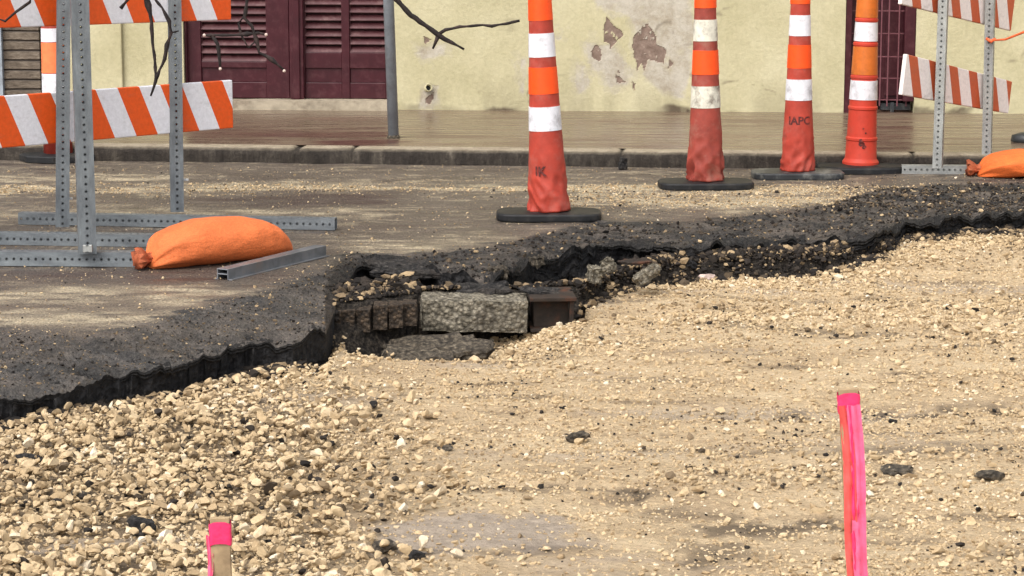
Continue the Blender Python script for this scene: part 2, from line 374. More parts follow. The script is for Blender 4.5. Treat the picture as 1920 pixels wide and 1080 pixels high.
# ------------------------------------------------------------------ setting: ground, road, cut edge, gravel bed
bm = bmesh.new(); s = 250
for a in ((-s, -s), (s, -s), (s, s), (-s, s)): bm.verts.new((a[0], a[1], -.36))
bm.faces.new(bm.verts[:]); tag(bm_obj('ground', bm, M['ground']), kind='structure')

LIP = [(-1500, 900, -.05), (-300, 790, -.05), (0, 742, -.05), (73, 733, -.05), (146, 715, -.05), (219, 695, -.05), (292, 684, -.05), (364, 666, -.048), (437, 648, -.045),
       (510, 637, -.045), (547, 638, -.045), (610, 618, -.045), (620, 596, -.045), (632, 566, -.04), (650, 528, -.03), (668, 500, -.02), (700, 487, -.015), (762, 490, -.015), (830, 512, -.02), (916, 518, -.02), (960, 500, -.02),
       (1002, 480, -.02), (1060, 470, -.02), (1120, 457, -.02), (1175, 452, -.02), (1254, 458, -.02), (1300, 462, -.02), (1400, 450, -.02), (1519, 443, -.02),
       (1640, 440, -.015), (1700, 413, -.015), (1762, 412, -.015), (1830, 402, -.02), (1920, 396, -.02), (2300, 370, -.02), (3400, 330, -.02)]
LA, LY, LZ = [], [], []
for (u, v, z) in LIP:
    g = G(u, v, z); LA.append(g.x / g.y); LY.append(g.y); LZ.append(z)
LA, LY, LZ = map(np.array, (LA, LY, LZ))
SH = [(-1500, 700), (-300, 630), (0, 615), (182, 622), (292, 600), (364, 578), (510, 535), (583, 505), (654, 476), (760, 476), (860, 466), (972, 450), (1047, 430), (1122, 412),
      (1280, 417), (1387, 402), (1556, 380), (1650, 347), (1920, 337), (2300, 325), (3400, 310)]
SA = np.array([(lambda g: g.x / g.y)(G(u, v, 0)) for u, v in SH]); SY = np.array([G(u, v, 0).y for u, v in SH])
# kerb line
K0 = G(350, 304, 0); K1 = G(1700, 320, 0)
kd = (K1 - K0).normalized(); kn = Vector((-kd.y, kd.x, 0))
def kerb_y(x): return K0.y + (x - K0.x) * kd.y / kd.x

def lip_y(a): return np.interp(a, LA, LY) + .016 * fbm(a * 160, a * 0, 3, 4) + .02 * vnoise(a * 45, a * 0, 8)
NA = 1500
al = np.concatenate([np.linspace(-.85, -.26, 60, endpoint=False), np.linspace(-.26, .26, NA, endpoint=False), np.linspace(.26, .75, 60)])
ly = lip_y(al); lz = np.interp(al, LA, LZ)
sy = np.maximum(np.interp(al, SA, SY), ly + .05)
tt = np.concatenate([np.arange(0, .5, .006), np.arange(.5, 1.6, .014), np.arange(1.6, 5.8, .03), np.linspace(5.8, 14, 10)])
def road_z(x, y, t, w, z0):
    shf = 1 - sstep(0, 1, t / w)                                  # 1 at the lip, 0 at the back of the shoulder
    z = z0 * shf ** 1.2
    z = z + .004 * fbm(x * 4, y * 4, 5) + .0015 * fbm(x * 40, y * 40, 6, 3)
    rough = sstep(1.15, .6, t / w)
    z = z + rough * sstep(0, .1, t) * .012 * (np.abs(fbm(x * 5 + y * 3, y * 16, 12, 5)) - .2) * (x < -.5)
    z = z + rough * (.024 * fbm(x * 11, y * 16, 7, 6) + .007 * np.abs(fbm(x * 60, y * 60, 9, 3)) - .03 * np.exp(-t / .02) * (vnoise(x * 30, x * 0, 10) + .2))
    return z, shf, rough
A2, T2 = np.meshgrid(al, tt, indexing='ij')
Y0 = ly[:, None] + T2
kyl = np.minimum((K0.y - K0.x * kd.y / kd.x) / (1 - al * kd.y / kd.x), 30)[:, None]       # the kerb's distance along each column
Yr = np.minimum(Y0, kyl + .02); Xr = A2 * Yr
Wd = (sy - ly)[:, None]
Zr, shf, rough = road_z(Xr, Yr, T2, Wd, lz[:, None])
V = np.stack([Xr, Yr, Zr], -1)
# attributes
nz = fbm(Xr * 2.2, Yr * 9, 21, 5); nz2 = fbm(Xr * 9, Yr * 26, 22, 4)
vph = CH * F / np.maximum(Yr, .1) - 200
uph = 960 + F * A2
def band(c, wd, u0=-9e3, u1=9e3): return np.exp(-((vph - c + 14 * nz) / wd) ** 2) * sstep(u0 - 60, u0 + 60, uph) * sstep(u1 + 60, u1 - 60, uph)
dust = .9 * band(350, 7, -9e3, 1080) + .8 * band(374, 12, 1050, 1600) + .45 * band(395, 9, -9e3, 700) + .6 * band(330, 4, -9e3, 340) + .9 * band(352, 7, 1080, 1550) \
    + .75 * band(600, 14, -9e3, 420) + .6 * band(568, 12, -9e3, 380) + .5 * band(548, 7, -9e3, 560) + .4 * band(455, 12, 650, 1050) + .35 * band(660, 10, -9e3, 300) * sstep(-.1, .3, nz2)
dust = np.clip(dust * (1 + 2.0 * nz2) + .5 * sstep(.12, .5, nz2), 0, 1)
damp = .85 * band(371, 9, 360, 740) + .6 * band(515, 12, -9e3, 600) + .35 * band(580, 6, -9e3, 420) + .5 * band(470, 8, 380, 650)
damp = np.clip(damp * (1 + 1.6 * nz2) + .35 * sstep(.2, .6, nz), 0, 1)
shm = sstep(-.12, .12, (1 - T2 / Wd) + .35 * nz2 + .25 * nz)
ny, nt = len(al), len(tt)
idx = np.arange(ny * nt).reshape(ny, nt)
Fq = np.stack([idx[:-1, :-1], idx[1:, :-1], idx[1:, 1:], idx[:-1, 1:]], -1).reshape(-1, 4)
tag(np_mesh('road', V.reshape(-1, 3), Fq, M['road'], attrs={'dust': dust, 'shoulder': shm, 'damp': damp, 'left': sstep(690, 560, uph)}, smooth=True), kind='structure')
# the broken face under the lip
kk = np.linspace(0, 1, 26)
A3, K3 = np.meshgrid(al, kk, indexing='ij')
und = .035 + .05 * np.clip(fbm(al * 60, al * 0, 31, 3) + .3, 0, 1)
rgt = sstep(640, 720, 960 + F * al)
Yf = ly[:, None] + K3 ** .7 * und[:, None] + (.02 + .02 * rgt[:, None]) * (rgt[:, None] * fbm(A3 * 260, K3 * 9, 33, 4) + (1 - rgt[:, None]) * (fbm(A3 * 300, K3 * 1.2, 34, 3) - .8 * np.exp(-(vnoise(A3 * 130, K3 * .6, 35) / .03) ** 2))) * sstep(0, .15, K3) - rgt[:, None] * K3 ** 2 * .05
Zf = Zr[:, :1] - K3 * .26
Vf = np.stack([A3 * Yf, Yf, Zf], -1); nk = len(kk); idx = np.arange(ny * nk).reshape(ny, nk)
Fq = np.stack([idx[:-1, 1:], idx[1:, 1:], idx[1:, :-1], idx[:-1, :-1]], -1).reshape(-1, 4)
tag(np_mesh('road_edge', Vf.reshape(-1, 3), Fq, M['face'], smooth=False), kind='structure')

# laminated broken layers under the lip: each with its own jagged outline
def snap(x, q): return np.round(x / q) * q
for lk, (zt_, th_, o0, am) in enumerate(((-.001, .016, .022, .045), (-.022, .018, -.008, .055), (-.048, .022, -.030, .060), (-.080, .030, -.05, .05))):
    sc_ = .13 + .87 * rgt
    n1 = fbm(al * 38, al * 0 + lk * 3.7, 201 + lk, 3); n2 = vnoise(al * 240, al * 0, 211 + lk); n3 = vnoise(al * 900, al * 0, 221 + lk)
    out = (o0 + am * snap(n1, .22) * 1.5 + .010 * n2 + .005 * n3) * sc_
    out = out - (.045 if lk else .0) * (1 - rgt); yf_ = ly - out; zz0 = Zr[:, 0] + zt_ + (.0015 + .0065 * rgt) * fbm(al * 70, al * 0, 231 + lk, 3)
    prof_ = [(.11, 0), (.07, .001), (.03, .001), (.012, .000), (.001, -.001), (0, -.25), (.006, -.5), (.001, -.75), (.006, -1), (.10, -1)]
    cols = []
    for j, (bk, zf) in enumerate(prof_):
        jn_ = (.0015 + .0045 * rgt) * vnoise(al * 600, al * 0 + j * 2.3, 241 + lk); yj = yf_ + bk + jn_ * (j > 2)
        zj = zz0 * 1.0 + np.where(zf > -.1, zf + .004 * vnoise(al * 500, al * 0 + j, 251 + lk), zf * th_ * (1 + .5 * vnoise(al * 130, al * 0, 261 + lk)))
        if j < 3 and lk == 0: zj = Zr[:, min(len(tt) - 1, int(max(0, bk - .02) / .006))] + (.0015 if j else -.004)
        cols.append(np.stack([al * yj, yj, zj], -1))
    Vl = np.stack(cols, 1); nj = Vl.shape[1]; idx = np.arange(ny * nj).reshape(ny, nj)
    Fq = np.stack([idx[:-1, :-1], idx[:-1, 1:], idx[1:, 1:], idx[1:, :-1]], -1).reshape(-1, 4)
    tag(np_mesh('road_edge', Vl.reshape(-1, 3), Fq, M['lip'] if lk == 0 else M['face']), kind='structure')

# lower rubble layer showing in front of the upper asphalt
LOW = [(580, 586, -.058), (616, 580, -.052), (640, 577, -.052), (700, 570, -.055), (775, 560, -.066), (785, 556, -.07), (990, 552, -.07), (1085, 546, -.075), (1130, 524, -.08), (1256, 490, -.075), (1400, 482, -.07), (1519, 478, -.07), (1669, 465, -.08), (1700, 445, -.13)]
wa = np.array([(lambda g: g.x / g.y)(G(*p)) for p in LOW]); wy = np.array([G(*p).y for p in LOW]); wz = np.array([p[2] for p in LOW])
def shelf_dz(r, u):
    a = np.where(r < .24, np.maximum(r, 0) * .13 * sstep(598, 640, u), .031 - (r - .24) * .9)
    b = np.where(r < .04, np.maximum(r, 0) * .3, .012 - (r - .04) * .55)
    k = sstep(800, 775, u); return np.maximum(a * k + b * (1 - k), -.11)
al2 = np.linspace(wa[0], wa[-1], 900); l2 = np.interp(al2, wa, wy) + .02 * fbm(al2 * 150, al2 * 0, 41, 4); z2 = np.interp(al2, wa, wz)
rows = np.concatenate([-np.linspace(1, 0, 22)[:-1], np.arange(0, .55, .01)])
A4, R4 = np.meshgrid(al2, rows, indexing='ij')
Y4 = l2[:, None] + np.where(R4 < 0, R4 * .13, R4); X4 = A4 * Y4
U4 = 960 + F * A4
Z4 = z2[:, None] + np.where(R4 < 0, R4 * .15, shelf_dz(R4, U4)) + .016 * fbm(X4 * 20, Y4 * 20 + R4 * 6, 43, 5) + .012 * np.abs(fbm(X4 * 50, Y4 * 50, 45, 3))
Y4 = Y4 + .015 * fbm(A4 * 200, R4 * 8, 46, 3)
i4 = np.arange(A4.size).reshape(A4.shape)
Fq = np.stack([i4[:-1, :-1], i4[1:, :-1], i4[1:, 1:], i4[:-1, 1:]], -1).reshape(-1, 4)
tag(np_mesh('road_base', np.stack([A4 * Y4, Y4, Z4], -1).reshape(-1, 3), Fq, M['base']), kind='structure')

# gravel bed height field
MEET = [(-1500, 940), (-300, 830), (0, 797), (66, 778), (175, 763), (328, 742), (437, 704), (547, 686), (616, 668), (690, 700), (800, 700), (900, 668), (990, 640), (1085, 612), (1105, 560), (1180, 548), (1256, 545),
        (1325, 525), (1390, 521), (1480, 518), (1560, 503), (1640, 480), (1687, 455), (1740, 441), (1837, 431), (1920, 430), (2300, 420), (3400, 380)]
ma = np.array([(u - 960) / F for u, v in MEET]); mzv = []
for (u, v) in MEET:
    a = (u - 960) / F; yl = float(np.interp(a, LA, LY)) + .02
    if 640 < u < 1100: yl = float(np.interp(a, wa, wy)) - .05
    mzv.append(min(-.07, max(-.24, P(u, v, yl).z)))
mzv = np.array(mzv)
def bed_z(x, y):
    a = np.clip(x / np.maximum(y, .5), -.8, .7); yl = np.interp(a, LA, LY)
    zm = np.interp(a, ma, mzv); d = yl - y
    low = (a > (640 - 960) / F) & (a < (1100 - 960) / F)
    yl2 = np.where(low, np.interp(a, wa, wy), yl); d = yl2 - y
    base = -.135 + .02 * fbm(x * 1.3, y * 2.2, 51, 3)
    k = np.exp(-np.maximum(d, 0) / .30); z = base * (1 - k) + zm * k
    z = z + .028 * np.exp(-((d - .45) / .28) ** 2) * np.clip(.6 + fbm(x * 2, y * 2, 57, 2), 0, 1.3)
    z = z + .007 * fbm(x * 7, y * 12, 53, 4) + .003 * fbm(x * 30, y * 45, 55, 4)
    z = z - .085 * np.exp(-((x + .20) / .27) ** 4 - ((y - 7.30) / .27) ** 4)
    # ruts running across
    z = z - .012 * np.exp(-(vnoise(x * .8, y * 4.5, 59) / .05) ** 2) * sstep(-.1, .2, vnoise(x * 1.6, y * 2, 60))
    return z
def grid(x0, x1, y0, y1, st):
    xs = np.arange(x0, x1, st); ys = np.arange(y0, y1, st); X, Y = np.meshgrid(xs, ys, indexing='ij')
    i = np.arange(X.size).reshape(X.shape); return X, Y, np.stack([i[:-1, :-1], i[1:, :-1], i[1:, 1:], i[:-1, 1:]], -1).reshape(-1, 4)
xs = np.concatenate([np.linspace(-14, -2.6, 40, endpoint=False), np.arange(-2.6, 3.4, .012), np.linspace(3.4, 16, 40)])
ys = np.concatenate([np.linspace(-10, 3.6, 40, endpoint=False), np.arange(3.6, 10.4, .013), np.linspace(10.4, 14, 10)])
X, Y = np.meshgrid(xs, ys, indexing='ij'); i = np.arange(X.size).reshape(X.shape)
Fq = np.stack([i[:-1, :-1], i[1:, :-1], i[1:, 1:], i[:-1, 1:]], -1).reshape(-1, 4)
coarse = lambda x, y, u, v, d: np.clip(sstep(900, 300, u + .55 * (850 - v) * (v > 650) + 260 * fbm(x * 1.5, y * 1.5, 71, 3)) * sstep(600, 680, v), 0, 1)
def fields(X, Y):
    Zb = bed_z(X, Y); vv = (CH - Zb) * F / np.maximum(Y, .3) - 200; uu = 960 + F * X / np.maximum(Y, .3)
    nn = fbm(X * 3, Y * 6, 61, 4)
    mud = sstep(.9, .35, np.sqrt(((X + .13) / .36) ** 2 + ((Y - 5.0) / .17) ** 2) + 1.3 * nn + .5 * fbm(X * 16, Y * 24, 69, 3))
    mud = np.maximum(mud, sstep(.9, .4, np.sqrt(((X + .74) / .26) ** 2 + ((Y - 4.93) / .12) ** 2) + 1.3 * nn) * .8)
    mud = np.maximum(mud, .6 * sstep(.15, .5, fbm(X * 1.4, Y * 4, 63, 4)))
    a = np.clip(X / np.maximum(Y, .5), -.8, .7); low = (a > (640 - 960) / F) & (a < (1100 - 960) / F)
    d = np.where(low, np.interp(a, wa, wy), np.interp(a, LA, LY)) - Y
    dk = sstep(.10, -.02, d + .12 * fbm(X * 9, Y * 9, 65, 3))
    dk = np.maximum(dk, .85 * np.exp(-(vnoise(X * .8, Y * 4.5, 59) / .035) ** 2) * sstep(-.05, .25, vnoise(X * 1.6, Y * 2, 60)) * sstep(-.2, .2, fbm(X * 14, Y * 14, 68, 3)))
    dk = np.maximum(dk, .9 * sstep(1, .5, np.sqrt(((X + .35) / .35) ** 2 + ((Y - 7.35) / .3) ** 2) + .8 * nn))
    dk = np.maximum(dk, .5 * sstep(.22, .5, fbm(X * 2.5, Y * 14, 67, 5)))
    dk = np.maximum(dk, .75 * coarse(X, Y, uu, vv, d) * (1 - mud))  # bed under the coarse stones darkened: shade of the gaps put into colour
    return Zb, np.clip(mud, 0, 1), np.clip(dk, 0, 1), uu, vv, d
Zb, mud, dk, uu, vv, dd = fields(X, Y)
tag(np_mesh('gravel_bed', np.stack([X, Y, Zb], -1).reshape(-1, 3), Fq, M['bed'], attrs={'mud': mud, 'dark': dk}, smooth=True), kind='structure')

# ------------------------------------------------------------------ loose stones
t_ = (1 + 5 ** .5) / 2
ICO = np.array([(-1, t_, 0), (1, t_, 0), (-1, -t_, 0), (1, -t_, 0), (0, -1, t_), (0, 1, t_), (0, -1, -t_), (0, 1, -t_), (t_, 0, -1), (t_, 0, 1), (-t_, 0, -1), (-t_, 0, 1)]) / math.sqrt(1 + t_ * t_)
IF = np.array([(0, 11, 5), (0, 5, 1), (0, 1, 7), (0, 7, 10), (0, 10, 11), (1, 5, 9), (5, 11, 4), (11, 10, 2), (10, 7, 6), (7, 1, 8), (3, 9, 4), (3, 4, 2), (3, 2, 6), (3, 6, 8), (3, 8, 9), (4, 9, 5), (2, 4, 11), (6, 2, 10), (8, 6, 7), (9, 8, 1)])
def subdiv(Vv, Ff):
    e = {}; Vv = [tuple(v) for v in Vv]; out = []
    def mid(a, b):
        k = (min(a, b), max(a, b))
        if k not in e:
            p = np.array(Vv[a]) + np.array(Vv[b]); Vv.append(tuple(p / np.linalg.norm(p))); e[k] = len(Vv) - 1
        return e[k]
    for a, b, c in Ff:
        x, y, z = mid(a, b), mid(b, c), mid(c, a); out += [(a, x, z), (b, y, x), (c, z, y), (x, y, z)]
    return np.array(Vv), np.array(out)
IV2, IF2 = subdiv(ICO, IF)
def variants(Vv, n, amt, nc=7, hr=(.40, .80)):
    o = []
    for k in range(n):
        d = Vv.copy()
        for j in range(nc):                                           # chop with random planes for an angular, crushed look
            nn = rng.normal(size=3); nn /= np.linalg.norm(nn); h = rng.uniform(*hr); q = d @ nn
            d = d - np.outer(np.maximum(q - h, 0), nn)
        d = d * (1 + amt * rng.normal(size=(len(d), 1))); o.append(d)
    return np.array(o)
VA = variants(ICO, 16, .14); VB = variants(IV2, 24, .03, 10, (.28, .62))
def stones(name, pts, size, tint, mat, var, faces, flat=(.45, .8), sink=.25, smooth=False):
    n = len(pts)
    ax = np.stack([rng.uniform(.8, 1.35, n), rng.uniform(.65, 1.0, n), rng.uniform(*flat, n)], -1) * size[:, None]
    B = var[rng.integers(0, len(var), n)] * ax[:, None, :]
    yaw = rng.uniform(0, 2 * np.pi, n); tl = rng.normal(0, .45, n); ta = rng.uniform(0, 2 * np.pi, n)
    c, s_ = np.cos(yaw)[:, None], np.sin(yaw)[:, None]
    x, y, z = B[..., 0], B[..., 1], B[..., 2]; x, y = x * c - y * s_, x * s_ + y * c
    ca, sa = np.cos(ta)[:, None], np.sin(ta)[:, None]; xr, yr = x * ca + y * sa, -x * sa + y * ca
    ct2, st2 = np.cos(tl)[:, None], np.sin(tl)[:, None]; xr, z = xr * ct2 - z * st2, xr * st2 + z * ct2
    x, y = xr * ca - yr * sa, xr * sa + yr * ca
    Vv = np.stack([x, y, z], -1) + pts[:, None, :]; Vv[..., 2] += (ax[:, 2] * (1 - sink) * .8)[:, None]
    nv = var.shape[1]; Ff = (faces[None] + (np.arange(n) * nv)[:, None, None]).reshape(-1, 3)
    return np_mesh(name, Vv.reshape(-1, 3), Ff, mat, attrs={'tint': np.repeat(tint, nv)}, smooth=smooth)
def scatter(n, fn):
    """random places over the visible pit, seen from the camera side: y from 3.8 to the cut"""
    a = rng.uniform(-.25, .25, n); y = rng.uniform(3.9 ** 2, 10.2 ** 2, n) ** .5; return fn(a * y, y)
def pit_pts(n, seed_size, dens):
    x, y = scatter(n, lambda x, y: (x, y))
    Z, md, dk_, u, v, d = fields(x, y); p = dens(x, y, u, v, md, dk_, d); k = (rng.random(n) < p) & (d > -.03)
    return x[k], y[k], Z[k], md[k], dk_[k], u[k], v[k], d[k]
# big stones of the left heap
x, y, z, md, dk_, u, v, d = pit_pts(95000, 0, lambda x, y, u, v, md, dk_, d: coarse(x, y, u, v, d) * (1 - .93 * md) * .85)
z = z + rng.uniform(0, .022, len(x)) * (1 + 0 * x)
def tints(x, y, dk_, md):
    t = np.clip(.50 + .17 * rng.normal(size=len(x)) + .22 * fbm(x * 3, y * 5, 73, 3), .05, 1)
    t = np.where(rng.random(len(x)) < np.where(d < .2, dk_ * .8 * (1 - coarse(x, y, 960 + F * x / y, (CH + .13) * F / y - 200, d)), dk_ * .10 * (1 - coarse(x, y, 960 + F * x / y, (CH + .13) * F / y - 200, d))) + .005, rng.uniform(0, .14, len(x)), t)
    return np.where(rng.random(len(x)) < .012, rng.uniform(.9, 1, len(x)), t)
z = z - .012 * (d < .05)
sz = np.clip(rng.lognormal(math.log(.0104), .42, len(x)), .0045, .024)
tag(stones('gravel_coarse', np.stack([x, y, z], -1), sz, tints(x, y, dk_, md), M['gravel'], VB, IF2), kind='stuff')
# bank of mid stones along the cut and everywhere else small ones pressed into the fines
dens2 = lambda x, y, u, v, md, dk_, d: np.clip(.035 + .75 * sstep(.75, .15, d + .3 * fbm(x * 3, y * 3, 75, 3)) + .35 * sstep(.0, .45, fbm(x * 1.2, y * 3.2, 77, 4)), 0, 1) * (1 - .93 * md) * (1 - .8 * coarse(x, y, u, v, d))
x, y, z, md, dk_, u, v, d = pit_pts(120000, 0, dens2)
sz = np.clip(rng.lognormal(math.log(.0068), .42, len(x)), .003, .020)
tag(stones('gravel_medium', np.stack([x, y, z + rng.uniform(-.002, .006, len(x))], -1), sz, tints(x, y, dk_, md), M['gravel'], VA, IF, sink=.45), kind='stuff')
x, y, z, md, dk_, u, v, d = pit_pts(210000, 0, lambda x, y, u, v, md, dk_, d: (.38 + .5 * sstep(-.1, .35, fbm(x * 2, y * 5, 79, 4))) * (1 - .55 * md))
sz = np.clip(rng.lognormal(math.log(.0038), .4, len(x)), .0018, .010)
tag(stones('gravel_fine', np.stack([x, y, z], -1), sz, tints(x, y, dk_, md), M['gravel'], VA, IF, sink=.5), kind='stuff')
# crumbs on the road and its shoulder
n = 110000
ia = rng.uniform(-.24, .24, n); iy = rng.uniform(5.5 ** 2, 10.9 ** 2, n) ** .5; yl = lip_y(ia); wl = np.maximum(np.interp(ia, SA, SY) - yl, .05)
T = iy - yl; X_, Y_ = ia * iy, iy; zr, _, rg = road_z(X_, Y_, T, wl, np.interp(ia, LA, LZ))
vp = CH * F / iy - 200; b = np.exp(-((vp - 352 + 14 * fbm(X_ * 2.2, Y_ * 9, 21, 5)) / 8) ** 2) + .8 * np.exp(-((vp - 374) / 14) ** 2) * (ia > .02)
lf_ = sstep(700, 560, 960 + F * ia); pr = np.clip(.07 + .9 * b + rg * (.30 + .42 * lf_), 0, 1)
k = (rng.random(n) < pr) & (T > .005) & (Y_ < kerb_y(X_) - .01)
sz = np.clip(rng.lognormal(math.log(.0034), .45, k.sum()), .0015, .012) * np.where(rg[k] > .5, 1.35 - .6 * lf_[k], np.where(b[k] > .4, 1, .72))
tn = np.where(rg[k] > .5, np.where(rng.random(k.sum()) < .90 - .02 * lf_[k], rng.uniform(0, .17 + .03 * lf_[k], k.sum()), rng.uniform(.16, .6, k.sum())), np.clip(rng.normal(.45, .2, k.sum()), .05, 1))
tag(stones('road_crumbs', np.stack([X_[k], Y_[k], zr[k]], -1), sz, tn, M['gravel'], VA, IF, sink=.3), kind='stuff')
# dark rubble spilled along the foot of the cut and over the lower layer
n = 26000
ia = rng.uniform(-.235, .235, n); low = (ia > (566 - 960) / F) & (ia < (1700 - 960) / F)
base = np.where(low, np.interp(ia, wa, wy), np.interp(ia, LA, LY)); top = np.interp(ia, LA, LY) + .04
uq = 960 + F * ia; off = np.where(low, rng.uniform(-.16, 1, n) ** 1.0 * np.where(uq < 790, .24, .10), rng.normal(-.02, .035, n))
off = np.where(low & (rng.random(n) < .3), rng.uniform(-.17, .02, n), off)
Y_ = base + off; X_ = ia * Y_
zl = np.interp(ia, wa, wz) + np.where(off < 0, off / .13 * .15, shelf_dz(off, uq)) + .008
zb = bed_z(X_, np.minimum(Y_, base - .02)); z_ = np.where(low, np.maximum(zl, zb), zb)
hol = (ia > (625 - 960) / F) & (ia < (1085 - 960) / F) & (off < .03)
k = ~hol
sz = np.clip(rng.lognormal(math.log(.0062), .55, n), .002, .024)[k]
frt = np.where(low, off < -.05, True)[k]
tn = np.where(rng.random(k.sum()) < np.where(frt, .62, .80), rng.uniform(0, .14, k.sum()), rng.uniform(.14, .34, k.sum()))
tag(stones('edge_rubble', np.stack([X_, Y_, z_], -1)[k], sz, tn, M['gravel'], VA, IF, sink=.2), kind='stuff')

# single lumps that stand out
def lump(name, u, v, w_px, h_px, mat, label, cat, group=None, flat=1.0, on='bed', z=None):
    Y = 7.0
    for _ in range(12):
        p = G(u, v, z if z is not None else -.13)
        if on == 'bed' and z is None:
            zz = float(bed_z(np.array([p.x]), np.array([p.y]))[0]); p = G(u, v, zz); zz = float(bed_z(np.array([p.x]), np.array([p.y]))[0]); p = G(u, v, zz)
        break
    sc = F / p.y; rx = w_px / sc / 2; rz = h_px / sc / 2
    V0, F0 = subdiv(IV2, IF2); d = V0.copy()
    for j in range(9):
        nn = rng.normal(size=3); nn /= np.linalg.norm(nn); h = rng.uniform(.5, .85); q = d @ nn; d = d - np.outer(np.maximum(q - h, 0), nn)
    d *= (1 + .07 * rng.normal(size=(len(d), 1))); d *= np.array([rx, max(rx * .7, rz * .8), rz])
    d[:, 2] += rz * .75
    o = np_mesh(name, d, F0, mat); o.location = (p.x, p.y + rx * .5, p.z); return tag(o, label, cat, group)
ch = 'broken asphalt lumps on the gravel'
lump('asphalt_chunk', 260, 1008, 66, 46, M['chunk'], 'black jagged asphalt lump on pale gravel above left of the short stake, largest lump', 'chunk', ch)
lump('asphalt_chunk', 50, 872, 56, 22, M['chunk'], 'flat dark asphalt piece in the coarse stones near the left frame edge', 'chunk', ch)
lump('asphalt_chunk', 145, 942, 44, 26, M['concrete_dirty'], 'dull brown lump in the coarse stones up and left of the largest black lump', 'chunk', ch)
lump('asphalt_chunk', 504, 1025, 24, 18, M['chunk'], 'small dark lump on the mud right of the short pink stake', 'chunk', ch)
lump('asphalt_chunk', 835, 847, 34, 13, M['concrete_dirty'], 'low dark brown lump on the open gravel at mid width', 'chunk', ch)
lump('asphalt_chunk', 1083, 833, 46, 30, M['concrete_dirty'], 'grey brown lump on smooth gravel right of the low dark lump', 'chunk', ch)
lump('asphalt_chunk', 1675, 795, 18, 12, M['chunk'], 'tiny black pebble just right of the tall pink stake top', 'chunk', ch)
lump('asphalt_chunk', 1860, 905, 66, 24, M['concrete_dirty'], 'dark crumbly lump at the right edge right of the tall stake', 'chunk', ch)
lump('asphalt_chunk', 1690, 893, 90, 20, M['concrete_dirty'], 'wide flat muddy clod beside the tall pink stake', 'chunk', ch)
lump('asphalt_chunk', 720, 1040, 60, 30, M['concrete_dirty'], 'rounded muddy clod at the front of the smooth mud patch', 'chunk', ch)
lump('asphalt_chunk', 778, 1052, 40, 24, M['chunk'], 'dark clod just right of the rounded muddy clod', 'chunk', ch)
lump('limestone_block', 1326, 527, 34, 18, M['twigcut'], 'pale rounded stone at the foot of the dark cut right of middle', 'stone')

# pieces in the cut: concrete block, slab, iron, bricks, rubble lumps
def rough_box(name, w_, d_, h_, mat, loc, rz=0, ry=0, rx=0, amt=.006, cuts=14, parent=None):
    """a broken piece: box with chipped corners and a knobbly 3-D noise surface"""
    bm = bmesh.new(); box(bm, -w_ / 2, w_ / 2, -d_ / 2, d_ / 2, 0, h_)
    bmesh.ops.subdivide_edges(bm, edges=bm.edges[:], cuts=cuts, use_grid_fill=True)
    sd_ = Vector((loc[0] * 7.1, loc[1] * 3.3, w_ * 50)); asp = Vector((w_ / 2, d_ / 2, h_ / 2))
    for v_ in bm.verts:
        c = v_.co.copy(); q = Vector((c.x / asp.x, c.y / asp.y, (c.z - asp.z) / asp.z))
        nvec = Vector([math.copysign(max(0, abs(a) - .7) / .3, a) for a in q]); nvec = nvec.normalized() if nvec.length > 0 else nvec
        big = mn.fractal(c * 9 + sd_, 1, 2, 3); fine = mn.fractal(c * 55 + sd_, .8, 2, 4)
        v_.co += nvec * (big * amt * 1.5 + fine * amt * .8)
        e = sorted(abs(a) for a in q)
        if e[1] > .86: v_.co -= Vector((nvec.x, nvec.y, nvec.z)) * amt * (.5 + .8 * abs(big))
    bmesh.ops.triangulate(bm, faces=bm.faces[:])
    o = bm_obj(name, bm, mat, parent); o.location = loc; o.rotation_euler = (rx, ry, rz); return o
def plate(name, w_, d_, h_, mat, loc, rz=0, ry=0, rx=0, amt=.006, seed=1):
    """a broken sheet: jagged outline, laminated edge, rough top"""
    rnd = random.Random(seed); N = 34; bm = bmesh.new(); rows = []
    rad = []
    for i in range(N):
        a = 2 * math.pi * i / N; k = .78 + .22 * mn.fractal(Vector((math.cos(a) * 1.6 + seed, math.sin(a) * 1.6, seed)), 1, 2, 3) * 2 + rnd.uniform(-.05, .05); rad.append((a, k))
    for lv, (z, ins) in enumerate(((0, .93), (h_ * .35, 1.0), (h_ * .5, .955), (h_ * .7, 1.01), (h_, .95), (h_, .6), (h_, .25))):
        row = []
        for a, k in rad:
            j = rnd.uniform(-.03, .03); x = w_ / 2 * (k * ins + j) * math.copysign(abs(math.cos(a)) ** .7, math.cos(a)); y = d_ / 2 * (k * ins + j) * math.copysign(abs(math.sin(a)) ** .7, math.sin(a))
            row.append(bm.verts.new((x, y, z + amt * mn.fractal(Vector((x * 30, y * 30, seed)), 1, 2, 4) * (1 if z >= h_ else .3))))
        rows.append(row)
    for a, b in zip(rows, rows[1:]):
        for i in range(N): bm.faces.new((a[i], a[(i + 1) % N], b[(i + 1) % N], b[i]))
    bm.faces.new(rows[0]); bm.faces.new(rows[-1])
    o = bm_obj(name, bm, mat); o.location = loc; o.rotation_euler = (rx, ry, rz); return o
pb = P(888, 624, 7.50); o = rough_box('concrete_block', .350, .16, .108, M['concrete_old'], (pb.x, pb.y + .08, pb.z), R(2), R(1), 0, .004, 34)
tag(o, 'pale rough concrete block wedged under the broken asphalt beside rusty iron', 'block')
ps = P(805, 690, 7.22); o = plate('concrete_slab', .42, .24, .045, M['concrete_dirty'], (ps.x, ps.y + .1, ps.z + .006), R(-5), R(-3), R(12), .012, 5)
tag(o, 'thin dirty broken slab lying in the hollow below the concrete block', 'slab')
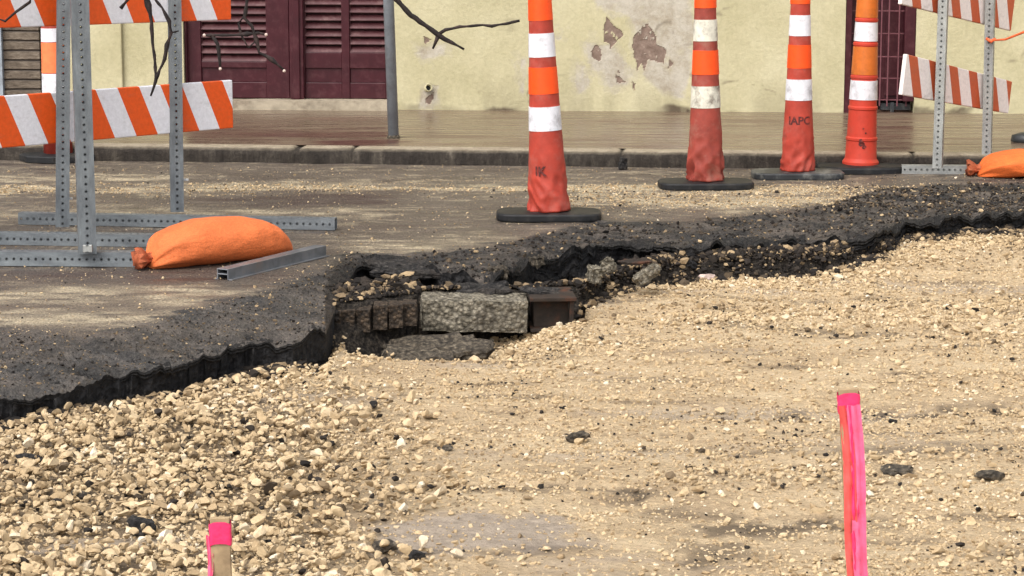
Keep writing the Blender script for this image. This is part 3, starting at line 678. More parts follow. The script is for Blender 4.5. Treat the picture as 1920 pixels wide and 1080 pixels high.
# rusty I-beam end
pi_ = P(1036, 624, 7.50); r_ = tag(empty('iron_beam', (pi_.x, pi_.y + .02, pi_.z), R(4)), 'rusty iron beam end sticking out right of the concrete block', 'beam')
bm = bmesh.new(); box(bm, -.075, .078, -.02, .20, .104, .116); bm_obj('top_flange', bm, M['iron'], r_, bevel=.002)
bm = bmesh.new(); box(bm, -.072, .074, -.01, .20, .0, .010); bm_obj('bottom_flange', bm, M['iron'], r_, bevel=.002)
bm = bmesh.new(); box(bm, -.06, .055, .03, .20, .010, .104); bm_obj('web', bm, M['iron'], r_, bevel=.002)
bm = bmesh.new(); box(bm, .056, .070, -.008, .03, .010, .104); bm_obj('side_plate', bm, M['iron'], r_, bevel=.002)
# brick course, each brick its own
uu_ = [628, 654, 682, 712, 742, 768]
for i, u in enumerate(uu_):
    t = i / 5; p = P(u, 630 - 18 * t, 7.345 + .06 * t)
    o = rough_box('paving_brick', .0475, .10, .080 - .003 * (i % 3), M['brick_old'], (p.x, p.y + .045 + .006 * (i % 2), p.z), R(random.uniform(-2, 2)), R(random.uniform(-1.5, 1.5)), 0, .0022, 10)
    nm = ['first', 'second', 'third', 'fourth', 'fifth', 'sixth'][i]
    tag(o, f'old brown brick under the asphalt, {nm} from the left of its course', 'brick', 'old bricks in the cut')
# upper broken sheets and rubble in the void
def shard(name, u, v, Y, w_, d_, h_, mat, label, rz=0, ry=0, rx=0, cat='rubble', grp='broken pieces in the cut', amt=.01):
    p = P(u, v, Y); f_ = plate if h_ < .03 else rough_box; kw = dict(seed=int(u)) if h_ < .03 else dict(cuts=12)
    o = f_(name, w_, d_, h_, mat, (p.x, p.y, p.z), R(rz), R(ry), R(rx), amt, **kw); return tag(o, label, cat, grp)
shard('asphalt_sheet', 760, 512, 7.95, .34, .24, .022, M['chunk'], 'long thin asphalt sheet jutting over the hollow behind the brick course', 8, 4, 6, 'sheet')
shard('asphalt_sheet', 905, 548, 7.70, .24, .16, .020, M['chunk'], 'dark broken asphalt sheet resting just above the concrete block', -12, -3, 8, 'sheet')
shard('asphalt_sheet', 1030, 552, 7.62, .21, .12, .012, M['chunk'], 'thin grey sheet lying on top of the rusty iron beam', 6, 6, 4, 'sheet')
shard('concrete_fragment', 1112, 530, 7.90, .05, .05, .055, M['concrete_old'], 'pale upright fragment left of the rusty plate in the cut', 20, 12, 0)
shard('concrete_fragment', 1142, 512, 8.0, .04, .04, .05, M['concrete_old'], 'small pale fragment leaning beside the rusty plate', -25, -20, 0)
shard('concrete_fragment', 1218, 520, 8.02, .09, .06, .035, M['concrete_old'], 'sloping pale concrete fragment at the right end of the rusty plate', 10, -38, 0)
shard('concrete_fragment', 932, 520, 7.92, .07, .05, .035, M['concrete_dirty'], 'squat grey fragment above the concrete block', 10, 8, 0)
shard('concrete_fragment', 1010, 500, 8.05, .05, .05, .04, M['concrete_dirty'], 'grey fragment in the dark void above the iron beam', 30, -8, 0)
shard('rusty_plate', 1195, 492, 8.06, .13, .08, .008, M['iron'], 'thin rusty plate sticking out of the cut between pale fragments', 4, -3, 6, 'plate', amt=.003)

# ------------------------------------------------------------------ kerb and sidewalk
KZ = .072
def kp(s_, off, z): q = K0 + kd * s_ + kn * off; return (q.x, q.y, z)
ss = np.concatenate([np.linspace(-14, -1.2, 30, endpoint=False), np.arange(-1.2, 6, .02), np.linspace(6, 18, 30)])
prof = [(-.002, -.05), (0, 0), (.004, .02), (.008, .040), (.014, .056), (.026, .067), (.045, KZ), (.09, KZ + .001), (.14, KZ + .001)]
Vk, at = [], []
joints = [(G(545, 300, .03) - K0).dot(kd), (G(650, 300, .03) - K0).dot(kd), (G(1165, 300, .03) - K0).dot(kd), (G(1710, 300, .03) - K0).dot(kd), -2.5, 7, 9.5]
for a in ss:
    jn = min(abs(a - j) for j in joints)
    for j, (o_, z_) in enumerate(prof):
        n1 = float(vnoise(np.array([a * 9.0]), np.array([j * .7]), 95)); n2 = float(vnoise(np.array([a * 38.0]), np.array([j * 1.3]), 96))
        dep = .016 if jn < .011 and j > 0 else 0
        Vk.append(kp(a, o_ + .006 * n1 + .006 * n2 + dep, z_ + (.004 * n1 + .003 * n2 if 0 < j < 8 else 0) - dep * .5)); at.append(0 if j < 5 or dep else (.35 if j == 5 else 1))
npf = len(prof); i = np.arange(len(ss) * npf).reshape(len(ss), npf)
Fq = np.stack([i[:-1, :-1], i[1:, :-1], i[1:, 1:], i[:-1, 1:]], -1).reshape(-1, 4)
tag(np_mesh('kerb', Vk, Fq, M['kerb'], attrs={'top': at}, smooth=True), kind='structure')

# building frame
WR = R(-4.0); WO = G(960, 207, .085); wx = Vector((math.cos(WR), math.sin(WR), 0)); wnrm = Vector((-math.sin(WR), math.cos(WR), 0))
def W(u, v, dep=0.0):
    d = ray(u, v); c = Vector((0, 0, CH)); t = (WO + wnrm * dep - c).dot(wnrm) / d.dot(wnrm); q = c + d * t - WO
    return q.dot(wx), q.z
def wu(u, dep=0.0): return W(u, 150, dep)[0]
def wzv(v, dep=0.0): return W(960, v, dep)[1]
# sidewalk between the kerb and the wall
s2 = np.concatenate([np.linspace(-14, -2.5, 20, endpoint=False), np.arange(-2.5, 7, .03), np.linspace(7, 18, 20)]); tt2 = np.linspace(0, 1, 60)
Vs, dt = [], []
for a in s2:
    p0 = K0 + kd * a + kn * .138; t = ((p0 - WO).dot(wx)); p1 = WO + wx * t + wnrm * .3
    for b_ in tt2: q = p0.lerp(p1, b_); Vs.append((q.x, q.y, KZ + .001 + (.085 - KZ) * b_))
Vs = np.array(Vs); us = 960 + F * Vs[:, 0] / Vs[:, 1]; vs_ = (CH - KZ) * F / Vs[:, 1] - 200
nn = fbm(Vs[:, 0] * 2, Vs[:, 1] * 7, 101, 4)
dt = sstep(1.1, .6, np.sqrt(((us - 680) / 90) ** 2 + ((vs_ - 264) / 7) ** 2) + nn) + .7 * np.exp(-((vs_ - 272 + 6 * nn) / 4) ** 2) * (us > 900) * sstep(-.2, .3, nn) + .6 * sstep(.15, .4, fbm(Vs[:, 0] * .9, Vs[:, 1] * 5, 103, 4))
i = np.arange(len(Vs)).reshape(len(s2), len(tt2)); Fq = np.stack([i[:-1, :-1], i[1:, :-1], i[1:, 1:], i[:-1, 1:]], -1).reshape(-1, 4)
tag(np_mesh('sidewalk', Vs, Fq, M['walk'], attrs={'dirt': np.clip(dt, 0, 1)}, smooth=True), kind='structure')

# ------------------------------------------------------------------ the yellow building
bld = empty('stucco_building', WO, WR); tag(bld, 'pale yellow stucco building with peeling paint and maroon louvred doors', 'building')
TOPZ, DEP = 4.2, 7.0
xl, xd0, xd1, xg0, xg1, xr = wu(112), wu(345), wu(730), wu(1583), wu(1715), 9.0
patches = [[(1137, 30), (1150, 48), (1165, 55), (1168, 70), (1158, 78), (1150, 84), (1146, 92), (1143, 82), (1133, 78), (1132, 55)],
           [(1118, 84), (1127, 92), (1129, 110), (1122, 115), (1113, 108), (1107, 97)],
           [(1215, 45), (1228, 60), (1232, 85), (1248, 92), (1245, 120), (1225, 115), (1212, 112), (1208, 135), (1203, 118), (1195, 135), (1194, 118), (1190, 108), (1184, 85), (1190, 65), (1205, 50)],
           [(1160, 132), (1163, 145), (1172, 153), (1160, 158), (1153, 142)], [(1184, 154), (1190, 158), (1190, 172), (1186, 165)], [(1254, 112), (1262, 121), (1253, 132)],
           [(794, 68), (808, 76), (798, 86)], [(797, 186), (812, 172), (812, 186), (806, 196), (798, 194)]]
primer = [[(1118, -60), (1295, -60), (1300, 60), (1286, 185), (1244, 176), (1205, 140), (1196, 60), (1180, 30), (1150, 20), (1120, 15)], [(1078, 118), (1092, 122), (1098, 170), (1082, 176)],
          [(1100, 80), (1150, 84), (1172, 120), (1176, 160), (1140, 160), (1104, 130)], [(975, 110), (985, 112), (984, 180), (975, 175)], [(790, 160), (820, 165), (815, 205), (786, 205)], [(1040, 60), (1052, 66), (1050, 75), (1042, 74)], [(780, 90), (830, 86), (838, 104), (790, 112)]]
def wall_panel(name, x0, x1, z0, z1, step):
    xs_ = np.linspace(x0, x1, max(2, int((x1 - x0) / step))); zs = np.concatenate([np.linspace(z0, min(z1, 1.05), max(2, int((min(z1, 1.05) - z0) / step))), np.linspace(min(z1, 1.05), z1, 6)[1:]]) if z1 > 1.05 else np.linspace(z0, z1, max(2, int((z1 - z0) / step)))
    X, Z = np.meshgrid(xs_, zs, indexing='ij')
    wxn, wzn = X + .010 * fbm(X * 30, Z * 30, 111, 4), Z + .010 * fbm(X * 30 + 9, Z * 30, 112, 4)
    bare = np.zeros(X.shape); pr = np.zeros(X.shape)
    for pl in patches: bare[inpoly(wxn, wzn, [W(u, v) for u, v in pl])] = 1
    for q_ in range(7):
        am_ = .02 + .022 * q_; wx2, wz2 = X + am_ * fbm(X * 9, Z * 9, 113 + q_, 6), Z + am_ * fbm(X * 9 + 9, Z * 9, 125 + q_, 6); hit = np.zeros(X.shape, bool)
        for pl in primer: hit |= inpoly(wx2, wz2, [W(u, v) for u, v in pl])
        pr += hit / 7 * .95
    pr = np.clip(pr * (1.45 + 1.1 * fbm(X * 14, Z * 14, 133, 5)), 0, 1)
    bare = bare * sstep(-.52, -.40, fbm(X * 45, Z * 30, 119, 3))
    gr = .75 * sstep(.022, .0, Z - .012 - .03 * fbm(X * 14, X * 0, 115, 4)) * sstep(.0, .3, fbm(X * 3, X * 0, 116, 3)) + .45 * sstep(.03, .0, np.abs(fbm(X * 2.2, Z * 3.1, 134, 4)) - .004) * sstep(.02, .2, fbm(X * 1.3, Z * 1.3, 135, 2)) * sstep(-.1, .25, fbm(X * 30, Z * 30, 136, 2)) + .22 * sstep(.25, .0, Z) * sstep(-.1, .4, fbm(X * 8, Z * 1.5, 137, 4)) + .35 * sstep(.5, .8, fbm(X * 6, Z * 14, 117, 5))
    Yy = .004 * bare + .0012 * pr + .002 * fbm(X * 3, Z * 3, 118, 3)
    i = np.arange(X.size).reshape(X.shape); Fq = np.stack([i[:-1, :-1], i[1:, :-1], i[1:, 1:], i[:-1, 1:]], -1).reshape(-1, 4)
    return np_mesh(name, np.stack([X, Yy, Z], -1).reshape(-1, 3), Fq, M['stucco'], bld, attrs={'bare': bare, 'primer': pr, 'grime': np.clip(gr, 0, 1)}, smooth=False)
wall_panel('wall', xl, xd0, -.05, TOPZ, .012); wall_panel('wall', xd1, xg0, -.05, TOPZ, .0055); wall_panel('wall', xg1, xr, -.05, TOPZ, .015)
# wall thickness, reveals, roof, rear
bm = bmesh.new()
for (a, b) in ((xl, xd0), (xd1, xg0), (xg1, xr)): box(bm, a + .0005, b - .0005, .012, .24, -.05, TOPZ)
for (a, b) in ((xd0, xd1), (xg0, xg1)): box(bm, a, b, .010, .235, 2.5, TOPZ - .01)
box(bm, xl + .001, xl + .24, .24, DEP, -.05, TOPZ); box(bm, xr - .24, xr - .001, .24, DEP, -.05, TOPZ); box(bm, xl + .24, xr - .24, DEP - .2, DEP, -.05, TOPZ)
bm_obj('wall_core', bm, M['stucco'], bld)
bm = bmesh.new(); box(bm, xl - .1, xr + .1, -.10, DEP + .1, TOPZ + .002, TOPZ + .18); bm_obj('roof', bm, M['stonetrim'], bld)
# shallow pilaster left of the doors
xp = wu(232); bm = bmesh.new(); box(bm, xl - .01, xp, -.028, -.003, -.05, TOPZ - .02); bm_obj('pilaster', bm, M['stucco'], bld, bevel=.006)
# threshold step
zt0, zt = -.03, wzv(190)
bm = bmesh.new(); box(bm, xd0 - .05, xd1 + .012, -.06, .22, zt0, zt)
bmesh.ops.subdivide_edges(bm, edges=bm.edges[:], cuts=12, use_grid_fill=True)
for v_ in bm.verts: v_.co.z += .006 * float(vnoise(np.array([v_.co.x * 6]), np.array([v_.co.y * 9]), 121)); v_.co.y += .008 * float(vnoise(np.array([v_.co.x * 11]), np.array([v_.co.z * 9]), 122))
bm_obj('threshold', bm, M['stonetrim'], bld)
# louvred double doors
def leaf(u0, u1, panels, name='door'):
    D = .06; x0, x1 = wu(u0, D), wu(u1, D); z0 = zt + .004
    root = bpy.data.objects.new(name, None); col.objects.link(root); root.parent = bld; root.empty_display_size = .05; root.location = (x0, D, z0)
    wdt = x1 - x0; H = 2.3; zz = lambda v: wzv(v, D) - z0
    bm = bmesh.new(); xs_ = [0.0]
    for (a, b) in panels: xs_ += [wu(a, D) - x0, wu(b, D) - x0]
    xs_.append(wdt); zb = zz(panels_bottom[name_key(u0)])
    for k in range(0, len(xs_), 2): box(bm, xs_[k], xs_[k + 1], 0, .045, 0, H)
    for k in range(1, len(xs_) - 1, 2):
        box(bm, xs_[k] , xs_[k + 1], .004, .041, H - .12, H); box(bm, xs_[k], xs_[k + 1], .004, .041, 1.15, 1.27)
        box(bm, xs_[k], xs_[k + 1], .004, .041, 0, zz(157)); box(bm, xs_[k], xs_[k + 1], .014, .036, zz(157) , zz(130)); box(bm, xs_[k], xs_[k + 1], .004, .041, zz(130), zb)
    bm_obj('door_frame', bm, M['maroon'], root, bevel=.003)
    for k in range(1, len(xs_) - 1, 2):
        for za, zc in ((zb + .015, 1.12), (1.30, H - .14)):
            bm = bmesh.new(); z = za
            while z < zc:
                box(bm, xs_[k] + .001, xs_[k + 1] - .001, -.021, .021, -.004, .004, Matrix.Translation((0, .024, z)) @ Matrix.Rotation(R(48), 4, 'X')); z += .0440
            box(bm, xs_[k] + .0015, xs_[k] + .005, .016, .032, za, zc); bm_obj('louvre', bm, M['maroon_slat'], root)
        bm = bmesh.new(); box(bm, xs_[k] + .002, xs_[k + 1] - .002, .050, .055, zb - .02, H - .06); bm_obj('backing', bm, M['dark'], root)
panels_bottom = {'L': 118, 'R': 100}
def name_key(u): return 'L' if u < 500 else 'R'
leaf(352, 543, [(378, 500)]); leaf(570, 729, [(572.5, 641), (656, 723)])
D = .03
bm = bmesh.new(); a, b = wu(543.5, D), wu(569.5, D); box(bm, a, b, D, .15, zt + .002, 2.49); box(bm, a + .02, b - .02, D - .012, D, zt + .002, 2.48)
bm_obj('door_post', bm, M['maroon'], bld, bevel=.004)
bm = bmesh.new(); box(bm, xd0 + .001, wu(351.5, D), D, .16, zt + .002, 2.49); bm_obj('door_jamb', bm, M['maroon'], bld, bevel=.003)
for a, b, y in ((xd0, xd1, .19), (xg0, xg1, .222)):
    bm = bmesh.new(); box(bm, a, b, y, y + .01, -.04, 2.6); bm_obj('doorway_lining', bm, M['dark'], bld)
# gated doorway on the right
zg = wzv(183, .1)
bm = bmesh.new(); box(bm, xg0 + .004, xg1 - .004, .14, .18, zg, 2.45)
for k in range(4):
    a = xg0 + .03 + k * .1; box(bm, a, a + .07, .128, .14, zg + .02, 2.3)
bm_obj('gate_door', bm, M['maroon'], bld, bevel=.003)
bm = bmesh.new()
box(bm, xg0 + .001, xg0 + .035, .005, .13, -.01, 2.45); box(bm, xg1 - .06, xg1 - .001, .004, .12, zg, 2.45)
bm_obj('gate_frame', bm, M['maroon'], bld, bevel=.003)
bm = bmesh.new()
for u in (1608, 1650, 1664, 1683, 1700): a = wu(u, .05); box(bm, a - .0035, a + .0035, .047, .053, zg - .03, 2.4)
for v in (183, 143, 103, 60, 18, -25, -68, -110, -152): z = wzv(v, .05); box(bm, xg0 + .036, xg1 - .001, .0535, .059, z - .003, z + .003)
bm_obj('wire_grille', bm, M['gate_bar'], bld)
bm = bmesh.new(); a = wu(1655); box(bm, a, a + .16, .07, .12, .01, zg - .02); box(bm, a + .05, a + .07, .05, .07, .0, zg - .01); bm_obj('doorway_vent', bm, M['rubber_grey'], bld)
# wall tap stub
xt, ztp = W(801, 166); o_ = empty('wall_spigot', WO + wx * xt - wnrm * .002 + Vector((0, 0, ztp)), WR); tag(o_, 'cream painted pipe stub low on the yellow wall right of the grey pole', 'pipe')
bm = bmesh.new(); lathe(bm, [(.020, 0), (.022, .03), (.017, .032), (.015, .005)], 20, cap=False); b2 = bm_obj('pipe', bm, M['stucco'], o_, smooth=True); b2.rotation_euler = (R(75), 0, R(25))
bm = bmesh.new(); lathe(bm, [(.0149, .006), (.0149, .012)], 20); b2 = bm_obj('bore', bm, M['dark'], o_); b2.rotation_euler = (R(75), 0, R(25))
# neighbouring brown building
nb = empty('brick_building', WO, WR); tag(nb, 'brown rough brick building behind the left striped barricade', 'building')
xb1 = wu(96); bm = bmesh.new(); box(bm, wu(10), xl - .105, -.02, 6, -.06, 3.9); bm_obj('wall', bm, M['brown'], nb)
bm = bmesh.new(); box(bm, wu(10) - .05, wu(10) - .001, -.05, .05, -.05, 3.6); bm_obj('corner_post', bm, M['pole'], nb)
bm = bmesh.new(); box(bm, wu(-260), wu(10) - .051, .06, .09, .35, 3.0); bm_obj('window', bm, M['window'], nb)
bm = bmesh.new(); box(bm, wu(-900), wu(10) - .051, -.02, .05, -.06, .345); box(bm, wu(-900), wu(-260) - .001, -.02, .05, .346, 3.9); box(bm, wu(-260), wu(10) - .051, -.02, .05, 3.01, 3.9); bm_obj('front_wall', bm, M['brown'], nb)
bm = bmesh.new(); box(bm, wu(-900), xl - .12, -.08, 6.1, 3.902, 4.05); bm_obj('roof', bm, M['stonetrim'], nb)

# ------------------------------------------------------------------ signpost pipe on the sidewalk
p = G(738, 260, KZ); o = empty('sign_pole', p, 0, R(-1.6)); tag(o, 'grey metal pole on the sidewalk edge in front of the maroon doors', 'pole')
bm = bmesh.new(); lathe(bm, [(.0265, 0), (.0262, 2.6)], 24); bm_obj('pipe', bm, M['pole'], o, smooth=True)
bm = bmesh.new(); lathe(bm, [(.034, 0), (.032, .012), (.0275, .018)], 24); bm_obj('collar', bm, M['concrete_dirty'], o)

# ------------------------------------------------------------------ channelizer cones
def crumple(seed, h0, amt):
    def f(a, z):
        if z > h0: return .0008 * math.sin(3 * a + seed)
        k = (1 - z / h0) ** 1.3
        n_ = mn.fractal(Vector((math.cos(a) * 1.4 + seed, math.sin(a) * 1.4, z * 13 + math.cos(a + seed) * 1.3)), 1, 2, 1.6)
        return amt * k * (.55 - 3.0 * abs(n_))
    return f
def text_mesh(txt, size, mat, parent, rad_at, z, ang0):
    c = bpy.data.curves.new('lettering', 'FONT'); c.body = txt; c.size = size; c.align_x = 'CENTER'; c.resolution_u = 3; c.offset = .0016
    t = bpy.data.objects.new('lettering_source', c); col.objects.link(t); dg = bpy.context.evaluated_depsgraph_get()
    me = bpy.data.meshes.new_from_object(t.evaluated_get(dg)); bpy.data.objects.remove(t)
    bm = bmesh.new(); bm.from_mesh(me); bmesh.ops.subdivide_edges(bm, edges=bm.edges[:], cuts=1)
    bmesh.ops.triangulate(bm, faces=bm.faces[:])
    for v_ in bm.verts:
        zz = z + v_.co.y; r = rad_at(zz) + .0012; a = ang0 + v_.co.x / r
        v_.co = Vector((r * math.cos(a), r * math.sin(a), zz))
    o = bm_obj('lettering', bm, mat, parent); return o
def cone(u, v, lean, sc, bodymat, whitemat, orangemat, basemat, seed, label, amt, base=(.208, .115), text=None, brz=0, basez=.031):
    p = G(u, v, 0); root = empty('traffic_cone', p, 0); tag(root, label, 'traffic cone', 'orange channelizer cones along the road')
    bm = bmesh.new(); n = 8; pr = [(.99, 0), (1, basez * .25), (1, basez * .82), (.97, basez), (.40, basez + .003)]
    rings = [[bm.verts.new((base[0] * r * math.copysign(abs(math.cos(a)) ** .42, math.cos(a)), base[1] * r * math.copysign(abs(math.sin(a)) ** .5, math.sin(a)), z)) for a in [2 * math.pi * (i + .5) / 28 for i in range(28)]] for r, z in pr]
    for a, b in zip(rings, rings[1:]):
        for i in range(28): bm.faces.new((a[i], a[(i + 1) % 28], b[(i + 1) % 28], b[i]))
    bm.faces.new(rings[0]); bm.faces.new(rings[-1])
    o = bm_obj('base', bm, basemat, root, bevel=.003); o.rotation_euler = (0, 0, R(brz))
    z0 = basez + .004; rad = lambda z: np.interp(z, [0, .32, .70, .95], [.083, .064, .0485, .041]) * sc
    bm = bmesh.new(); zs = np.concatenate([np.linspace(0, .32, 46), np.linspace(.33, .95, 30)])
    lathe(bm, [(float(rad(z)), float(z)) for z in zs], 56, wob=crumple(seed, .26, amt)); body = bm_obj('tube', bm, bodymat, root, smooth=True)
    body.location = (0, 0, z0); body.rotation_euler = (0, R(lean), 0)
    def ch_(name, a, b, m):
        bm = bmesh.new(); lathe(bm, [(float(rad(a)) - .003, a), (float(rad(a)) + .0016, a), (float(rad(b)) + .0016, b), (float(rad(b)) - .003, b)], 48, cap=False)
        o = bm_obj(name, bm, m, body); o.modifiers.new('edge', 'EDGE_SPLIT').split_angle = R(40); return o
    for a, b, m in ((.318, .412, whitemat), (.462, .566, orangemat), (.606, .698, whitemat), (.748, .850, orangemat)):
        o = ch_('reflective_band', a, b, m)
        for pl in o.data.polygons: pl.use_smooth = True
    bm = bmesh.new(); lathe(bm, [(.041 * sc, .95), (.03, .965), (.022, .975), (.022, 1.02), (.034, 1.03), (.034, 1.05), (.02, 1.06)], 32); bm_obj('handle', bm, bodymat, body, smooth=True)
    if text: text_mesh(text[0], text[1], M['ink'], body, rad, text[2], text[3])
    return root
cone(1029, 410, -2.6, 1.0, M['cone_plastic'], M['white_band'], M['orange_band'], M['rubber'], 1, 'salmon orange cone standing alone in front on a black rubber base, nearest cone', .012, text=('IK', .052, .145, R(-112)))
cone(1323, 352, -.9, 1.0, M['cone_dull'], M['white_worn'], M['orange_band'], M['rubber'], 5, 'dull crumpled cone with worn yellowed white bands, right of the nearest cone', .016, text=None, brz=2)
cone(1495, 333, -.2, .93, M['cone_plastic'], M['white_band'], M['orange_band'], M['rubber_grey'], 9, 'cone with clean white bands and stencilled letters on a dusty grey base', .012, text=('IAPC', .050, .212, R(-92)))
# the fourth one has moulded ridges
p = G(1613, 321, 0); root = empty('traffic_cone', p); tag(root, 'bright red orange cone with moulded ridges and amber bands before the gated doorway', 'traffic cone', 'orange channelizer cones along the road')
bm = bmesh.new(); pr = [(1, 0), (1, .024), (.93, .032), (.40, .036)]
rings = [[bm.verts.new((.20 * r * math.copysign(abs(math.cos(a)) ** .5, math.cos(a)), .14 * r * math.copysign(abs(math.sin(a)) ** .5, math.sin(a)), z)) for a in [2 * math.pi * (i + .5) / 28 for i in range(28)]] for r, z in pr]
for a, b in zip(rings, rings[1:]):
    for i in range(28): bm.faces.new((a[i], a[(i + 1) % 28], b[(i + 1) % 28], b[i]))
bm.faces.new(rings[0]); bm.faces.new(rings[-1]); bm_obj('base', bm, M['rubber'], root, bevel=.003)
rr = lambda z: float(np.interp(z, [0, .3, .64, .95], [.074, .063, .050, .042]))
prof = [(.084, 0), (.084, .012), (.074, .026), (rr(.03), .03)]
for zr_ in (.12, .262, .405, .555, .665, .835):
    prof += [(rr(zr_), zr_ - .010), (rr(zr_) + .0035, zr_ - .006), (rr(zr_) + .0035, zr_ + .004), (rr(zr_ + .01) - .001, zr_ + .009)]
prof += [(rr(.95), .95), (.028, .965), (.02, .975), (.02, 1.02), (.032, 1.03), (.032, 1.05), (.02, 1.06)]
bm = bmesh.new(); lathe(bm, prof, 48); body = bm_obj('tube', bm, M['cone_bright'], root, smooth=False); body.location = (0, 0, .034); body.rotation_euler = (0, R(1.0), 0)
for pl in body.data.polygons: pl.use_smooth = True
body.modifiers.new('edge', 'EDGE_SPLIT').split_angle = R(30)
for a, b, m in ((.30, .388, M['white_band']), (.415, .543, M['amber_band']), (.568, .654, M['white_band']), (.676, .824, M['amber_band'])):
    bm = bmesh.new(); lathe(bm, [(rr(a) - .003, a), (rr(a) + .0018, a), (rr(b) + .0018, b), (rr(b) - .003, b)], 48, cap=False); o = bm_obj('reflective_band', bm, m, body, smooth=True); o.modifiers.new('edge', 'EDGE_SPLIT').split_angle = R(40)
# dirty scuffs on it
for (a, z, s_) in ((-95, .10, .020), (-88, .085, .014), (-100, .115, .012), (-84, .15, .007), (-93, .17, .006)):
    bm = bmesh.new()
    r = rr(z) + .0012; ctr = Vector((0, 0, z)); vs = []
    for k in range(9):
        th = 2 * math.pi * k / 9; q = s_ * random.uniform(.5, 1); a2 = R(a) + q * math.cos(th) / r; z2_ = z + q * math.sin(th) * .8
        r2 = rr(z2_) + (.0065 if abs(z2_ - .119) < .012 else .0015); vs.append(bm.verts.new((r2 * math.cos(a2), r2 * math.sin(a2), z2_)))
    bm.faces.new(vs); bm_obj('scuff', bm, M['ink'], body)
# drum-like cone far left behind the barricade
p = G(110, 301, 0); root = empty('channelizer_post', p, 0); tag(root, 'leaning orange and white channelizer half hidden behind the left barricade uprights', 'channelizer')
bm = bmesh.new(); lathe(bm, [(.19, 0), (.19, .03), (.17, .036), (.06, .04)], 8, 1, .75); bm_obj('base', bm, M['rubber'], root, bevel=.003)
r4 = lambda z: float(np.interp(z, [0, 1], [.070, .040])); bm = bmesh.new(); lathe(bm, [(r4(0), 0), (r4(.9), .9), (.02, .93)], 40)
body = bm_obj('tube', bm, M['cone_plastic'], root, smooth=False); body.location = (0, 0, .036); body.rotation_euler = (0, R(-1), 0)
for pl in body.data.polygons: pl.use_smooth = abs(pl.normal.z) < .5
for a, b, m in ((.29, .385, M['white_band']), (.388, .533, M['peach_band']), (.536, .60, M['white_band']), (.75, .86, M['orange_band'])):
    bm = bmesh.new(); lathe(bm, [(r4(a) - .003, a), (r4(a) + .0016, a), (r4(b) + .0016, b), (r4(b) - .003, b)], 40, cap=False); o = bm_obj('reflective_band', bm, m, body, smooth=True); o.modifiers.new('edge', 'EDGE_SPLIT').split_angle = R(40)

# ------------------------------------------------------------------ barricades
def sqtube(name, p0, p1, w_, mat, root, roll=0.0):
    """hollow square tube from p0 to p1 (world), local z along its length"""
    p0 = Vector(p0); p1 = Vector(p1); L = (p1 - p0).length; h = w_ / 2; q = h - .003
    bm = bmesh.new(); rr_ = []
    for (k, z) in ((h, 0), (h, L), (q, L), (q, 0)): rr_.append([bm.verts.new((x * k, y * k, z)) for x, y in ((-1, -1), (1, -1), (1, 1), (-1, 1))])
    for a, b in ((0, 1), (1, 2), (2, 3), (3, 0)):
        for i in range(4): bm.faces.new((rr_[a][i], rr_[a][(i + 1) % 4], rr_[b][(i + 1) % 4], rr_[b][i]))
    o = bm_obj(name, bm, mat, root); d = (p1 - p0).normalized()
    qn = d.to_track_quat('Z', 'Y'); o.rotation_mode = 'QUATERNION'
    from mathutils import Quaternion
    o.rotation_quaternion = qn @ Quaternion((0, 0, 1), roll); o.location = p0 - root.location; return o
def board(name, a, b, h0, h1, th, mat, root):
    """board from a to b (world points on its bottom edge), vertical, local x along it"""
    a = Vector(a); b = Vector(b); d = b - a; L = d.length; bm = bmesh.new()
    vs = box(bm, 0, L, 0, th, 0, h0)
    for v_ in vs:
        if v_.co.x > L / 2 and v_.co.z > 0: v_.co.z = h1
    o = bm_obj(name, bm, mat, root, bevel=.004); o.location = a - root.location
    o.rotation_euler = (0, -math.atan2(d.z, math.hypot(d.x, d.y)), math.atan2(d.y, d.x)); return o
S1 = m_stripes('orange_white_stripes', (.80, .10, .010, 1), (.80, .80, .84, 1), .196, .43, .89)
S2 = m_stripes('faded_orange_white_stripes', (.52, .10, .035, 1), (.84, .76, .72, 1), .165, .42, .45, .1, .44)
# left barricade, feet on the road
A_ = G(115, 434, 0); C_ = G(332, 409, 0); dAC = (C_ - A_).normalized(); nAC = Vector((-dAC.y, dAC.x, 0))
root = empty('striped_barricade', (A_ + C_) / 2); tag(root, 'left barricade with bright orange and white striped boards on perforated steel uprights', 'barricade', 'striped road barricades')
def up(u0, v0, u1, h, w_, mat, root_, roll):
    g = G(u0, v0, .045); t = Vector((P(u1, 0, g.y).x, g.y, P(u1, 0, g.y).z)); d = (t - g).normalized(); return g, sqtube('upright', g, g + d * h, w_, mat, root_, roll)
ang = math.atan2(dAC.y, dAC.x)
gA, _ = up(117, 424, 119, 1.45, .050, M['galv'], root, R(12)); gC, _ = up(332, 396, 327, 1.45, .050, M['galv'], root, R(12))
def bpt(u, v):                                                    # point on the plane of the boards (behind the uprights)
    d = ray(u, v); c = Vector((0, 0, CH)); o0 = gA + nAC * .036; t = (o0 - c).dot(nAC) / d.dot(nAC); return c + d * t
for (uL, vL, uR, vR, hh) in ((-10, 279, 438, 240, .190), (-10, 53, 434, 37, .195), (-10, -165, 433, -166, .195)):
    pR = bpt(uR, vR); pL = bpt(uL, vL); pR.z = pR.z; dd_ = (pR - pL); pL2 = pR - dd_ * (2.44 / dd_.length)
    board('board', pL2, pR, hh, hh, .022, S1, root)
fl, fr = G(38, 420, .0), G(630, 431, .0)
sqtube('foot', fl + Vector((0, 0, .024)), fr + Vector((0, 0, .024)), .045, M['galv'], root, 0)
fl, fr = G(-140, 456, 0), G(330, 463, 0)
sqtube('foot', fl + Vector((0, 0, .024)), fr + Vector((0, 0, .024)), .045, M['galv'], root, 0)
